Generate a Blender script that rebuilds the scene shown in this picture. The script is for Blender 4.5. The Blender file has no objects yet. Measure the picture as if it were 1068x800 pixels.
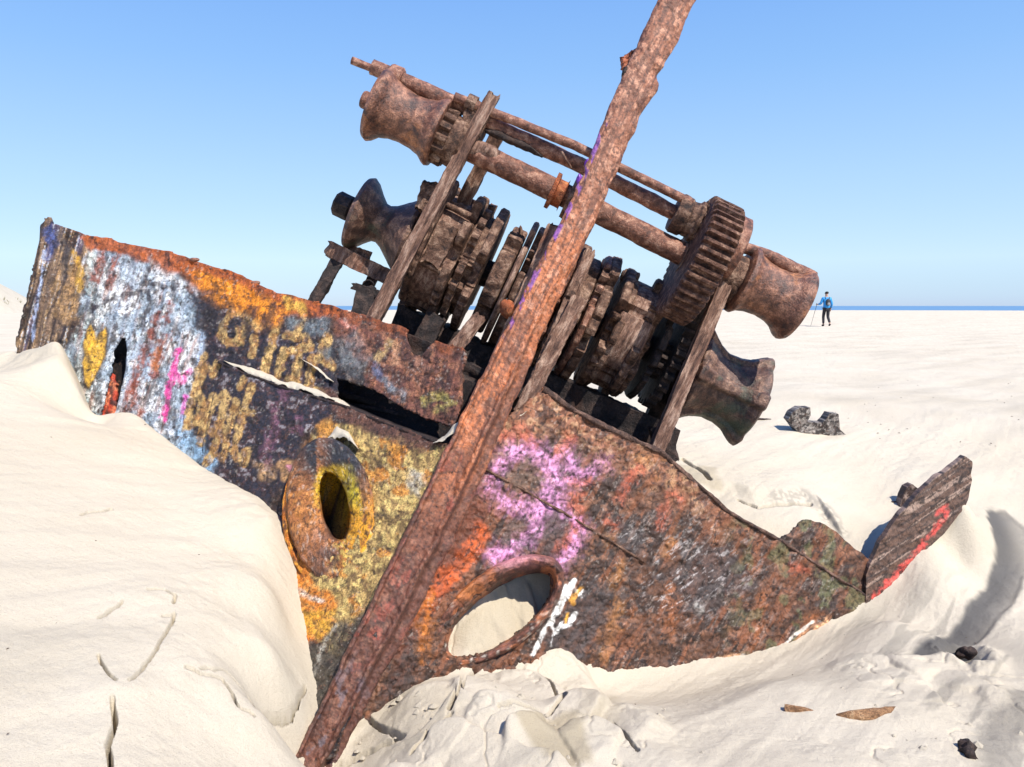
import bpy, math, random
import numpy as np
from mathutils import Vector
R = math.radians
C = bpy.context.scene.collection
SC = bpy.context.scene

# ------------------------------------------------------------------ camera, sky, sun, exposure
F = 803.0                       # focal length in photo pixels (photo 1068 x 800)
CAMZ = 1.5
PITCH = math.atan(81 / F)
cam = bpy.data.cameras.new('camera')
cam.sensor_width = 36.0
cam.lens = F / 1068 * 36
cam.clip_start = 0.05
cam.clip_end = 30000
camo = bpy.data.objects.new('camera', cam)
camo.location = (0, 0, CAMZ)
camo.rotation_euler = (math.pi / 2 - PITCH, 0, 0)
C.objects.link(camo)
SC.camera = camo

SUN = Vector((0.42, -0.46, 0.78)).normalized()
ELEV = math.asin(SUN.z)
AZ = math.atan2(SUN.x, SUN.y)
world = bpy.data.worlds.new('World')
SC.world = world
world.use_nodes = True
wn = world.node_tree.nodes
wl = world.node_tree.links
bg = wn['Background']
sky = wn.new('ShaderNodeTexSky')
sky.sky_type = 'NISHITA'
sky.sun_disc = False
sky.sun_elevation = ELEV
sky.sun_rotation = AZ
sky.altitude = 0
sky.air_density = 1.0
sky.dust_density = 0.0
sky.ozone_density = 1.5
wl.new(sky.outputs[0], bg.inputs[0])
bg.inputs[1].default_value = 0.12
# clear coastal sky: pale sea haze low down, deepening blue overhead, laid over the physical sky
wtc = wn.new('ShaderNodeTexCoord')
wsep = wn.new('ShaderNodeSeparateXYZ')
wl.new(wtc.outputs['Generated'], wsep.inputs[0])
wr = wn.new('ShaderNodeValToRGB')
wst = [(0.0, (140, 184, 236)), (0.012, (156, 198, 242)), (0.055, (190, 222, 250)), (0.15, (174, 213, 254)), (0.28, (143, 194, 254)), (0.43, (112, 170, 252)), (1.0, (62, 118, 222))]
we = wr.color_ramp.elements
while len(we) < len(wst): we.new(0.5)
for _k, (_p, _c) in enumerate(wst):
    we[_k].position = _p
    we[_k].color = tuple(((q / 255 + .055) / 1.055) ** 2.4 for q in _c) + (1,)
wl.new(wsep.outputs[2], wr.inputs[0])
bg2 = wn.new('ShaderNodeBackground')
wl.new(wr.outputs[0], bg2.inputs[0])
bg2.inputs[1].default_value = 0.625
wmx = wn.new('ShaderNodeMixShader')
wmx.inputs[0].default_value = 0.8
wl.new(bg.outputs[0], wmx.inputs[1])
wl.new(bg2.outputs[0], wmx.inputs[2])
wl.new(wmx.outputs[0], wn['World Output'].inputs[0])

sun = bpy.data.lights.new('sun', 'SUN')
sun.energy = 4.4
sun.angle = R(0.5)
sun.color = (1.0, 0.94, 0.85)
suno = bpy.data.objects.new('sun', sun)
suno.rotation_euler = SUN.to_track_quat('Z', 'Y').to_euler()
suno.location = (6, -6, 10)
C.objects.link(suno)

vs = SC.view_settings
vs.view_transform = 'Standard'
vs.look = 'None'
vs.gamma = 1
vs.use_curve_mapping = False
vs.exposure = 0.7

# ------------------------------------------------------------------ pixel -> world
ct, st = math.cos(PITCH), math.sin(PITCH)


def P(x, y, Y):
    """world points on the rays of photo pixels at world distance Y (arrays allowed)"""
    x = np.asarray(x, float); y = np.asarray(y, float); Y = np.asarray(Y, float)
    r = (x - 534) / F
    u = (400 - y) / F
    dy = ct + u * st
    dz = -st + u * ct
    k = Y / dy
    return np.stack([r * k, Y + 0 * k, CAMZ + dz * k], -1)


# ------------------------------------------------------------------ noise (numpy)
def _h(ix, iy, iz, seed):
    n = (ix.astype(np.int64) * 374761393 + iy.astype(np.int64) * 668265263
         + iz.astype(np.int64) * 2147483647 + seed * 974711) & 0xffffffff
    n = ((n ^ (n >> 13)) * 1274126177) & 0xffffffff
    n = ((n ^ (n >> 16)) * 2246822519) & 0xffffffff
    return ((n ^ (n >> 15)) & 0xffffff) / float(0xffffff)


def vn(x, y, seed=0):
    x = np.asarray(x, float); y = np.asarray(y, float)
    x, y = np.broadcast_arrays(x, y)
    ix = np.floor(x); iy = np.floor(y)
    fx = x - ix; fy = y - iy
    fx = fx * fx * (3 - 2 * fx); fy = fy * fy * (3 - 2 * fy)
    z = np.zeros_like(ix)
    a = _h(ix, iy, z, seed); b = _h(ix + 1, iy, z, seed)
    c = _h(ix, iy + 1, z, seed); d = _h(ix + 1, iy + 1, z, seed)
    return a + (b - a) * fx + (c - a) * fy + (a - b - c + d) * fx * fy


def fbm(x, y, o=4, seed=0, g=0.5):
    s = 0; a = 1.0; t = 0
    for k in range(o):
        s = s + a * vn(np.asarray(x) * 2 ** k + 17.3 * k, np.asarray(y) * 2 ** k - 9.1 * k, seed + k * 7)
        t += a; a *= g
    return s / t            # 0..1, mean .5


def ss(a, b, x):
    t = np.clip((np.asarray(x, float) - a) / (b - a), 0, 1)
    return t * t * (3 - 2 * t)


def pdist(px, py, poly, closed=False):
    """distance to a polyline"""
    pts = np.asarray(poly, float)
    if closed:
        pts = np.vstack([pts, pts[:1]])
    best = np.full(np.shape(px), 1e9)
    for a, b in zip(pts[:-1], pts[1:]):
        d = b - a
        L = (d * d).sum() + 1e-12
        t = np.clip(((px - a[0]) * d[0] + (py - a[1]) * d[1]) / L, 0, 1)
        q = np.hypot(px - a[0] - t * d[0], py - a[1] - t * d[1])
        best = np.minimum(best, q)
    return best


def inside(px, py, poly):
    pts = np.asarray(poly, float)
    r = np.zeros(np.shape(px), bool)
    j = len(pts) - 1
    for i in range(len(pts)):
        xi, yi = pts[i]; xj, yj = pts[j]
        c = ((yi > py) != (yj > py)) & (px < (xj - xi) * (py - yi) / (yj - yi + 1e-12) + xi)
        r ^= c
        j = i
    return r


def snapto(px, py, poly):
    pts = np.asarray(poly, float)
    pts = np.vstack([pts, pts[:1]])
    best = np.full(px.shape, 1e9); bx = px.copy(); by = py.copy()
    for a, b in zip(pts[:-1], pts[1:]):
        d = b - a
        L = (d * d).sum() + 1e-12
        t = np.clip(((px - a[0]) * d[0] + (py - a[1]) * d[1]) / L, 0, 1)
        qx = a[0] + t * d[0]; qy = a[1] + t * d[1]
        q = np.hypot(px - qx, py - qy)
        m = q < best
        best[m] = q[m]; bx[m] = qx[m]; by[m] = qy[m]
    return bx, by, best


def rough_poly(poly, amp, step=4.0, seed=0, closed=True):
    """densify an outline and give it a ragged, corroded edge"""
    pts = [np.array(p, float) for p in poly]
    if closed:
        pts.append(pts[0])
    out = []
    for a, b in zip(pts[:-1], pts[1:]):
        n = max(1, int(np.hypot(*(b - a)) / step))
        for i in range(n):
            out.append(a + (b - a) * i / n)
    if not closed:
        out.append(pts[-1])
    out = np.array(out)
    k = np.arange(len(out))
    out[:, 0] += amp * 2 * (fbm(k * 0.27, 0 * k + 3, 2, seed) - .5)
    out[:, 1] += amp * 2 * (fbm(k * 0.27, 0 * k + 9, 2, seed + 5) - .5)
    return out


def lin(c):
    c = np.asarray(c, float) / 255
    return np.where(c <= 0.04045, c / 12.92, ((c + 0.055) / 1.055) ** 2.4)


GAIN = 0.75


def col(r, g, b):
    return lin((r, g, b)) * GAIN


# ------------------------------------------------------------------ mesh helpers
def mesh_obj(name, v, f, mat, parent=None, cols=None, smooth=True, sharp=None):
    v = np.asarray(v, float)
    org = np.array(parent['_org']) if parent is not None else np.zeros(3)
    v = v - org
    me = bpy.data.meshes.new(name)
    if isinstance(f, np.ndarray):
        nf, k = f.shape
        me.vertices.add(len(v)); me.vertices.foreach_set('co', v.ravel())
        me.loops.add(nf * k); me.loops.foreach_set('vertex_index', f.ravel().astype(np.int32))
        me.polygons.add(nf)
        me.polygons.foreach_set('loop_start', np.arange(0, nf * k, k, dtype=np.int32))
        me.polygons.foreach_set('loop_total', np.full(nf, k, np.int32))
        me.update(calc_edges=True)
        me.validate()
    else:
        me.from_pydata([tuple(p) for p in v], [], f)
        me.update()
    if cols is not None:
        at = me.color_attributes.new('Col', 'FLOAT_COLOR', 'POINT')
        c4 = np.ones((len(v), 4)); c4[:, :3] = cols
        at.data.foreach_set('color', c4.ravel())
    me.polygons.foreach_set('use_smooth', [smooth] * len(me.polygons))
    if sharp:
        me.set_sharp_from_angle(angle=R(sharp))
    o = bpy.data.objects.new(name, me)
    C.objects.link(o)
    if mat:
        me.materials.append(mat)
    if parent is not None:
        o.parent = parent
        o['_org'] = tuple(org)
    else:
        o['_org'] = (0., 0., 0.)
    return o


def tag(o, label=None, cat=None, group=None, kind=None):
    if label: o['label'] = label
    if cat: o['category'] = cat
    if group: o['group'] = group
    if kind: o['kind'] = kind
    return o


def thing(name, label, cat, loc, group=None):
    o = bpy.data.objects.new(name, None)
    o.empty_display_size = 0.2
    o.location = loc
    C.objects.link(o)
    o['_org'] = tuple(float(q) for q in loc)
    return tag(o, label, cat, group)


def solidify(o, t, off=-1):
    m = o.modifiers.new('thick', 'SOLIDIFY')
    m.thickness = t
    m.offset = off
    m.use_even_offset = False
    return m


# ------------------------------------------------------------------ materials
def new_mat(name):
    m = bpy.data.materials.new(name)
    m.use_nodes = True
    n = m.node_tree.nodes; l = m.node_tree.links
    b = n['Principled BSDF']
    tc = n.new('ShaderNodeTexCoord')
    return m, n, l, b, tc.outputs['Object']


def noise(n, l, vec, scale, detail=6, rough=0.6, dist=0.0):
    t = n.new('ShaderNodeTexNoise')
    t.inputs['Scale'].default_value = scale
    t.inputs['Detail'].default_value = detail
    t.inputs['Roughness'].default_value = rough
    t.inputs['Distortion'].default_value = dist
    l.new(vec, t.inputs['Vector'])
    return t.outputs['Fac']


def ramp(n, l, fac, stops):
    r = n.new('ShaderNodeValToRGB')
    e = r.color_ramp.elements
    while len(e) < len(stops):
        e.new(0.5)
    for k, (p, c) in enumerate(stops):
        e[k].position = p
        e[k].color = (c[0], c[1], c[2], 1)
    l.new(fac, r.inputs[0])
    return r.outputs[0]


def mix(n, l, fac, a, b, mode='MIX'):
    m = n.new('ShaderNodeMix')
    m.data_type = 'RGBA'
    m.blend_type = mode
    if isinstance(fac, float): m.inputs[0].default_value = fac
    else: l.new(fac, m.inputs[0])
    for s, q in ((6, a), (7, b)):
        if isinstance(q, (tuple, list, np.ndarray)): m.inputs[s].default_value = (q[0], q[1], q[2], 1)
        else: l.new(q, m.inputs[s])
    return m.outputs[2]


def bump(n, l, b, hs, dist=0.01, strength=1.0):
    prev = None
    for h, s, d in hs:
        bp = n.new('ShaderNodeBump')
        bp.inputs['Strength'].default_value = s
        bp.inputs['Distance'].default_value = d
        l.new(h, bp.inputs['Height'])
        if prev is not None: l.new(prev, bp.inputs['Normal'])
        prev = bp.outputs[0]
    l.new(prev, b.inputs['Normal'])


def voronoi(n, l, vec, scale):
    t = n.new('ShaderNodeTexVoronoi')
    t.inputs['Scale'].default_value = scale
    l.new(vec, t.inputs['Vector'])
    return t.outputs['Distance']


def rust_mat(name, dark, mid, light, patch, sc=14, patch_amt=(0.55, 0.7), rough=0.72, b1=0.012, gloss=0.35, grain=0.0):
    m, n, l, b, v = new_mat(name)
    if grain:
        mp = n.new('ShaderNodeMapping')
        mp.vector_type = 'TEXTURE'
        mp.inputs['Rotation'].default_value = (0, R(27), 0)
        mp.inputs['Scale'].default_value = (1, 1, grain)
        l.new(v, mp.inputs['Vector'])
        v = mp.outputs[0]
    f1 = noise(n, l, v, sc, 10, 0.68, 0.3)
    base = ramp(n, l, f1, [(0.37, dark), (0.5, mid), (0.64, light)])
    f2 = noise(n, l, v, sc * 0.35, 6, 0.62, 0.4)
    pm = ramp(n, l, f2, [(patch_amt[0], (0, 0, 0)), (patch_amt[1], (1, 1, 1))])
    c = mix(n, l, pm, base, patch)
    f3 = noise(n, l, v, sc * 9, 4, 0.7)
    sp = ramp(n, l, f3, [(0.36, (0.35, 0.33, 0.33)), (0.5, (1, 1, 1)), (0.7, (1.35, 1.32, 1.28))])
    c = mix(n, l, 1.0, c, sp, 'MULTIPLY')
    l.new(c, b.inputs['Base Color'])
    b.inputs['Roughness'].default_value = rough
    b.inputs['Specular IOR Level'].default_value = gloss
    vo = voronoi(n, l, v, sc * 5)
    bump(n, l, b, [(f1, 0.9, b1 * 1.6), (f3, 0.8, 0.004), (vo, 0.35, 0.004)])
    return m


def attr_mat(name, rough=0.75, spec=0.3, sc=40, crack=0.7, over=0.75, con=1.0):
    """paint and rust colour carried by the mesh, broken up by cracks, pits and rust showing through"""
    m, n, l, b, v = new_mat(name)
    a = n.new('ShaderNodeAttribute')
    a.attribute_name = 'Col'
    f1 = noise(n, l, v, sc, 9, 0.72, 0.6)
    f2 = noise(n, l, v, sc * 5, 4, 0.75)
    f3 = noise(n, l, v, sc * 1.7, 10, 0.75, 1.0)
    k = ramp(n, l, f1, [(0.30, (1 - .7 * con,) * 3), (0.455, (1.08, 1.08, 1.08)), (0.68, (1.55, 1.53, 1.5))])
    c = mix(n, l, 1.0, a.outputs['Color'], k, 'MULTIPLY')
    # bare rust showing through
    om = ramp(n, l, f3, [(0.555, (0, 0, 0)), (0.60, (over,) * 3)])
    rc = ramp(n, l, f2, [(0.35, col(44, 32, 30)), (0.5, col(98, 66, 52)), (0.65, col(158, 112, 84))])
    c = mix(n, l, om, c, rc)
    # crazing
    wv = n.new('ShaderNodeMix'); wv.data_type = 'VECTOR'; wv.inputs[0].default_value = 0.06
    nt = n.new('ShaderNodeTexNoise'); nt.inputs['Scale'].default_value = sc * .8; nt.inputs['Detail'].default_value = 4
    l.new(v, nt.inputs['Vector'])
    l.new(v, wv.inputs[4]); l.new(nt.outputs['Color'], wv.inputs[5])
    vo = n.new('ShaderNodeTexVoronoi'); vo.feature = 'DISTANCE_TO_EDGE'; vo.inputs['Scale'].default_value = sc * .9
    l.new(wv.outputs[1], vo.inputs['Vector'])
    cr = ramp(n, l, vo.outputs['Distance'], [(0.0, (1 - crack,) * 3), (0.055, (1, 1, 1))])
    cm = ramp(n, l, f1, [(0.44, (0, 0, 0)), (0.52, (1, 1, 1))])
    c = mix(n, l, cm, c, mix(n, l, 1.0, c, cr, 'MULTIPLY'))
    k2 = ramp(n, l, f2, [(0.36, (1 - .68 * con,) * 3), (0.46, (1.05, 1.05, 1.05)), (0.70, (1.6, 1.6, 1.6))])
    c = mix(n, l, 1.0, c, k2, 'MULTIPLY')
    l.new(c, b.inputs['Base Color'])
    b.inputs['Roughness'].default_value = rough
    b.inputs['Specular IOR Level'].default_value = spec
    bump(n, l, b, [(f1, 1.0, 0.016 * con), (f3, 0.8, 0.012 * con), (f2, 0.8, 0.005 * con)])
    return m


M_hull = attr_mat('hull_paint_and_rust', 0.65, 0.35, 24, 0.65, 0.55, 0.8)
M_hullr = attr_mat('hull_bare_rust', 0.6, 0.4, 12, 0.6, 0.25, 0.5)
M_stem = attr_mat('stem_rust', 0.6, 0.4, 14, 0.4, 0.4, 0.5)
M_shaft = rust_mat('rust_shaft', col(84, 52, 41), col(148, 96, 74), col(206, 158, 132), col(116, 76, 60), 22, (0.55, 0.7), 0.55, 0.01, 0.5)
M_drum = rust_mat('rust_drum', col(68, 44, 37), col(126, 82, 63), col(188, 134, 106), col(206, 136, 84), 16, (0.55, 0.68), 0.5, 0.008, 0.6)
M_drumd = rust_mat('rust_drum_dark', col(56, 38, 33), col(102, 70, 57), col(165, 128, 105), col(84, 92, 72), 16, (0.52, 0.68), 0.5, 0.008, 0.6)
M_disc = rust_mat('rust_disc', col(52, 38, 33), col(116, 84, 67), col(178, 146, 124), col(96, 66, 52), 20)
M_pale = rust_mat('rust_bleached', col(80, 55, 46), col(140, 104, 86), col(196, 164, 144), col(128, 78, 56), 34, (0.58, 0.72), 0.65, 0.012, 0.4, 7.0)
M_dark = rust_mat('rust_black', col(30, 25, 26), col(52, 42, 40), col(92, 74, 66), col(70, 46, 36), 18)
M_orange = rust_mat('rust_orange', col(110, 62, 42), col(170, 98, 62), col(214, 140, 92), col(190, 96, 50), 18)
M_gear = rust_mat('rust_gear', col(60, 40, 34), col(112, 76, 60), col(172, 134, 112), col(92, 62, 50), 24)
M_frag = rust_mat('rust_grey', col(60, 54, 50), col(120, 112, 106), col(196, 188, 180), col(80, 70, 64), 30)
M_wood = rust_mat('driftwood', col(120, 86, 58), col(170, 128, 90), col(206, 170, 130), col(150, 104, 70), 24)
M_stone = rust_mat('stone_grey', col(110, 100, 86), col(150, 138, 118), col(180, 168, 148), col(130, 118, 100), 30)


def plain_mat(name, c, rough=0.8):
    m, n, l, b, v = new_mat(name)
    f = noise(n, l, v, 30, 4)
    k = ramp(n, l, f, [(0.3, tuple(np.array(c) * .75)), (0.7, tuple(np.array(c) * 1.2))])
    l.new(k, b.inputs['Base Color'])
    b.inputs['Roughness'].default_value = rough
    return m


# sand
def sand_mat():
    m, n, l, b, v = new_mat('sand')
    a = n.new('ShaderNodeAttribute')
    a.attribute_name = 'Col'
    f0 = noise(n, l, v, 1.1, 5, 0.55)
    f1 = noise(n, l, v, 260, 3, 0.7)
    f2 = noise(n, l, v, 9, 5, 0.6)
    k = ramp(n, l, f0, [(0.3, (0.93, 0.915, 0.89)), (0.7, (1.04, 1.04, 1.04))])
    c = mix(n, l, 1.0, a.outputs['Color'], k, 'MULTIPLY')
    k2 = ramp(n, l, f1, [(0.25, (0.72, 0.70, 0.67)), (0.45, (1, 1, 1)), (0.8, (1.06, 1.06, 1.06))])
    c = mix(n, l, 1.0, c, k2, 'MULTIPLY')
    l.new(c, b.inputs['Base Color'])
    b.inputs['Roughness'].default_value = 0.95
    b.inputs['Specular IOR Level'].default_value = 0.1
    f5 = noise(n, l, v, 60, 8, 0.8)
    # wind ripples
    mp = n.new('ShaderNodeMapping')
    mp.inputs['Rotation'].default_value = (0, 0, R(38))
    mp.inputs['Scale'].default_value = (1.0, 6.0, 1.0)
    l.new(v, mp.inputs['Vector'])
    f3 = noise(n, l, mp.outputs[0], 3.2, 5, 0.55)
    bump(n, l, b, [(f3, 0.28, 0.022), (f2, 0.25, 0.014), (f5, 0.8, 0.010), (f1, 0.8, 0.003)])
    return m


M_sand = sand_mat()

# ------------------------------------------------------------------ wreck surfaces as functions of the photo position
UDIR = (math.sin(R(25.4)), math.cos(R(25.4)))


def su(x, y):
    dx = np.asarray(x, float) - 325; dy = 800 - np.asarray(y, float)
    s = dx * UDIR[1] - dy * UDIR[0]
    u = dx * UDIR[0] + dy * UDIR[1]
    return s, u


def Yst(u):
    return 2.85 + np.asarray(u) / 885 * 1.6


def YL(x, y):
    s, u = su(x, y)
    d = np.maximum(-s, 0)
    return Yst(u) + .0042 * d - .0000016 * d * d


def YR(x, y):
    s, u = su(x, y)
    return Yst(u) + .0015 * np.maximum(s, 0) + 0.02


# ------------------------------------------------------------------ terrain
rng = np.random.RandomState(4)
ctrl = []


def cp(x, y, Y):
    p = P(x, y, Y)
    ctrl.append((p[0], p[1], p[2]))


# the sand line along the left hull
LC = [(-30, 372), (0, 369), (18, 366), (44, 364), (65, 361), (80, 392), (95, 437), (112, 433), (135, 429), (170, 455),
      (205, 483), (240, 503), (270, 520), (294, 541), (302, 580), (310, 630), (320, 680), (328, 735)]
LCa = np.array(LC, float)
lt = np.concatenate([[0], np.cumsum(np.hypot(*np.diff(LCa, axis=0).T))])
for t_ in np.arange(0, lt[-1] + 1, 14.0):
    x = float(np.interp(t_, lt, LCa[:, 0])); y = float(np.interp(t_, lt, LCa[:, 1]))
    xx = max(x, 18)
    Yc = float(YL(xx, y)) - .03 - .075 * float(ss(205, 262, xx)) + (0.0 if x >= 18 else 0.1)
    cp(x, y, Yc)
    if x < 280:
        cp(x, y + 9, Yc - .16)
    else:
        cp(x - 12, y + 3, Yc - .10)
# the front of the left dune
def dplane(px, py, lower=0.0):
    """the dune face is close to a plane: where a photo ray meets it"""
    Y = np.linspace(1.2, 5.6, 600)
    p = P(px, py, Y)
    k = np.nonzero(p[:, 2] < -.33 - .378 * p[:, 0] + .087 * p[:, 1] - lower)[0]
    q = p[k[0]] if len(k) else p[-1]
    ctrl.append((q[0], q[1], q[2]))


for px in (-160, -80, 0, 70, 140, 205):
    for py in (400, 430, 470, 520, 580, 650, 720, 800):
        if py > np.interp(px, LCa[:, 0], LCa[:, 1]) + 28:
            dplane(px, py, .05 * float(ss(150, 205, px) * ss(640, 800, py)))
for px, py, lw in [(250, 575, .02), (250, 640, .05), (250, 720, .09), (250, 795, .11), (285, 620, .05), (288, 690, .11), (285, 760, .17)]:
    dplane(px, py, lw)
for q in [(300, 806, 2.68), (318, 812, 2.72), (340, 818, 2.72), (362, 812, 2.74)]:
    cp(*q)
# right hull sand line
RCN = [(400, 742), (430, 712), (470, 702), (500, 704), (560, 698), (600, 704), (640, 706), (700, 702), (760, 691), (800, 681),
       (840, 665), (880, 647), (912, 630), (940, 602), (970, 571), (1005, 530)]
for x, y in RCN:
    k_ = .12 if 420 < x < 520 else .02
    cp(x, y + (10 if 420 < x < 520 else 0), float(YR(x, y)) - k_)
for q in [(378, 782, 2.86), (400, 806, 2.66), (450, 770, 2.72), (520, 720, 3.02), (520, 800, 2.5), (600, 760, 2.8), (650, 735, 3.03),
          (700, 770, 2.78), (800, 800, 2.55), (760, 740, 3.05), (860, 750, 2.95), (930, 740, 3.02), (1000, 770, 2.85), (1068, 800, 2.68),
          (1120, 720, 3.2), (940, 800, 2.6),
          # rim of the bright tail dune, then the grey trough beyond it
          (1034, 548, 4.78), (1037, 578, 4.52), (1024, 620, 4.22), (985, 660, 3.93), (900, 697, 3.5), (820, 716, 3.22),
          (970, 610, 4.22), (930, 650, 3.9), (1000, 575, 4.5),
          (1062, 560, 4.8), (1064, 600, 4.35), (1052, 640, 4.0), (1010, 685, 3.62), (930, 716, 3.28), (1110, 640, 4.0), (1068, 680, 3.55),
          # inside the hull, seen through the right hawse pipe
          (462, 688, 3.36), (480, 660, 3.46), (505, 630, 3.58), (535, 607, 3.70), (560, 592, 3.82), (590, 580, 3.95),
          # behind the right hull: bank, hollow, slip face
          (705, 478, 5.6), (760, 486, 5.45), (815, 497, 5.3), (860, 520, 5.05), (895, 555, 4.7), (740, 520, 5.0), (780, 540, 4.75),
          (820, 535, 4.8), (850, 556, 4.6), (908, 578, 4.5), (950, 545, 4.85), (945, 522, 5.2), (990, 500, 5.4), (1068, 530, 5.15),
          (700, 500, 5.2), (660, 520, 4.9), (640, 470, 5.6),
          (850, 452, 6.4), (1068, 455, 6.4), (960, 470, 6.05), (760, 450, 6.4), (680, 440, 6.6), (1140, 480, 5.9),
          (600, 420, 7.2), (1000, 420, 8.0), (860, 410, 8.4)]:
    cp(*q)
for x, y, dz_ in [(44, 364, .25), (95, 437, .2), (115, 432, .25), (135, 429, .25), (205, 483, .2), (270, 520, .15)]:
    q_ = P(x, y, float(YL(x, y)) + .32)
    ctrl.append((q_[0], q_[1], q_[2] - dz_))
for q in [(-2.0, 7.0, .62), (-3.6, 7.2, .75), (-1.0, 6.0, .5), (-1.4, 4.9, .35), (-0.3, 4.6, .25), (-0.6, 3.75, .1), (0.3, 4.4, .15),
          (-5, 9, .5), (0, 9.5, .47), (5, 9.5, .47), (-7, 6, .8), (7, 6, .4), (4, 4, .1), (5, 2, .05), (3, 1.5, -.05), (1.5, 1.2, -.06), (0, 1.2, 0.0),
          (-1.6, .6, .3), (-4, 3, 1.2), (-6, 1, 1.0), (-3, -3, .3), (0, -3, .1), (3, -3, .05), (7, -2, .1), (-8, -4, .4), (0, -8, .2), (8, -8, .2), (-8, 9, .6)]:
    ctrl.append(q)
ctrl = np.array(ctrl)


def tps(r2):
    return 0.5 * r2 * np.log(r2 + 1e-9)


def fit(c, lam=2e-4):
    n = len(c)
    d2 = ((c[:, None, :2] - c[None, :, :2]) ** 2).sum(-1)
    A = np.zeros((n + 3, n + 3))
    A[:n, :n] = tps(d2) + lam * np.eye(n)
    A[:n, n] = 1; A[:n, n + 1:n + 3] = c[:, :2]
    A[n, :n] = 1; A[n + 1:n + 3, :n] = c[:, :2].T
    b = np.zeros(n + 3); b[:n] = c[:, 2]
    return np.linalg.solve(A, b)


SANDC = (.57, .507, .405)
W = fit(ctrl)
PLAIN = 0.48


def base_h(x, y):
    x = np.asarray(x, float); y = np.asarray(y, float)
    shp = np.broadcast(x, y).shape
    x = np.broadcast_to(x, shp).ravel(); y = np.broadcast_to(y, shp).ravel()
    z = np.zeros(len(x))
    r = np.hypot(x, y - 2)
    near = r < 12
    idx = np.nonzero(near)[0]
    n = len(ctrl)
    for k in range(0, len(idx), 60000):
        i = idx[k:k + 60000]
        d2 = (x[i, None] - ctrl[None, :, 0]) ** 2 + (y[i, None] - ctrl[None, :, 1]) ** 2
        z[i] = tps(d2) @ W[:n] + W[n] + W[n + 1] * x[i] + W[n + 2] * y[i]
    far = PLAIN + 0.05 * (fbm(x * .09, y * .09, 3, 5) - .5) + 0.02 * (fbm(x * .5, y * .5, 2, 9) - .5)
    w = ss(7.5, 11.5, r)
    z = z * (1 - w) + far * w
    z -= ss(190, 330, r) * 1.6
    return z.reshape(shp)


def hit(px, py):
    """first hit of a photo ray on the sand"""
    Y = np.exp(np.linspace(math.log(1.3), math.log(60), 900))
    p = P(px, py, Y)
    h = base_h(p[:, 0], p[:, 1])
    b = np.nonzero(p[:, 2] < h)[0]
    k = b[0] if len(b) else len(Y) - 1
    return p[k]


# cracks in the wind-packed crust of the left dune and round the clods (photo polylines)
cracks = [
    ([(195, 703), (215, 710), (232, 716), (250, 742), (264, 754)], .05, .010),
    ([(210, 703), (236, 706), (256, 728), (268, 744), (285, 752), (303, 742), (318, 716)], .03, .006),
    ([(155, 618), (172, 619), (183, 626), (181, 634)], .03, .007),
    ([(104, 645), (122, 635), (127, 632)], .02, .006),
    ([(103, 688), (110, 703), (121, 718)], .04, .008),
    ([(118, 735), (120, 760), (112, 780), (116, 800)], .05, .012),
    ([(170, 646), (182, 643), (176, 660), (160, 690), (135, 720)], .018, .008),
    ([(85, 538), (100, 534), (116, 532)], .02, .006),
    ([(712, 480), (732, 492), (740, 503)], .05, .03),
    ([(770, 520), (790, 527), (820, 526), (846, 525)], .03, .02),
    ([(470, 745), (482, 720), (500, 690)], .07, .02),
    ([(565, 720), (590, 738), (560, 752), (520, 752)], .05, .015),
    ([(380, 745), (395, 760), (420, 772), (372, 790), (352, 792)], .06, .02),
    ([(430, 790), (450, 765), (470, 752)], .05, .016),
    ([(640, 760), (665, 790)], .03, .012),
]
CR = []
for pl, dep, wid in cracks:
    pts = rough_poly(pl, 2.2, 6, 3, closed=False)
    CR.append((np.array([hit(a, b)[:2] for a, b in pts]), max(dep, .035), max(wid * .75, .0065)))

# clods: a patch of broken, tilted lumps at the foot of the stem, smaller ones to the right
seeds = []
for px, py, hh, gx, gy in [(450, 782, .02, .15, .1), (470, 745, .02, .1, .3), (505, 722, .02, -.15, .2), (520, 756, .04, .2, .25),
                           (545, 722, .05, .2, .3), (560, 780, .05, -.25, .3), (495, 790, .02, .1, .1), (600, 745, .05, .3, .2), (622, 782, .04, -.1, .3), (650, 758, .03, .3, .1),
                           (585, 716, .05, .2, .3), (440, 806, .02, -.2, .2), (540, 806, .03, .2, .3), (665, 795, .01, .1, .1), (492, 655, .03, .2, .2), (520, 640, .04, -.3, .2), (540, 618, .02, .3, -.2), (560, 606, .04, .2, .3), (505, 665, .0, -.2, .3), (452, 735, .0, -.1, .2)]:
    h = hit(px, py); seeds.append((h[0], h[1], hh, gx, gy))
for px, py in [(905, 700), (925, 712), (962, 700), (948, 728), (1000, 712), (1030, 705), (1012, 735), (1040, 740), (980, 750), (890, 780), (870, 790), (1000, 700), (985, 690)]:
    h = hit(px, py); seeds.append((h[0], h[1], rng.uniform(0, .022), rng.uniform(-.15, .15), rng.uniform(-.15, .2)))
seeds = np.array(seeds)
HOLE = hit(1006, 688)
SCARP = [hit(a, b)[:2] for a, b in [(768, 512), (785, 520), (812, 520), (838, 517), (856, 528), (876, 552)]]
DAMP_SHADE = [(np.array([hit(a, b)[:2] for a, b in pp]), am) for pp, am in [([(540, 768), (560, 752), (598, 752), (614, 796), (572, 800)], 1.0), ([(470, 668), (505, 640), (560, 606), (585, 600), (560, 650), (500, 690)], .6),
        ([(370, 775), (420, 735), (470, 720), (480, 750), (430, 790)], .35), ([(705, 485), (745, 490), (750, 512), (715, 505)], .7), ([(600, 735), (640, 730), (650, 760), (610, 765)], .4)]]  # damp clods, darker sand inside the hawse; bank end carries painted shade
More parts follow.
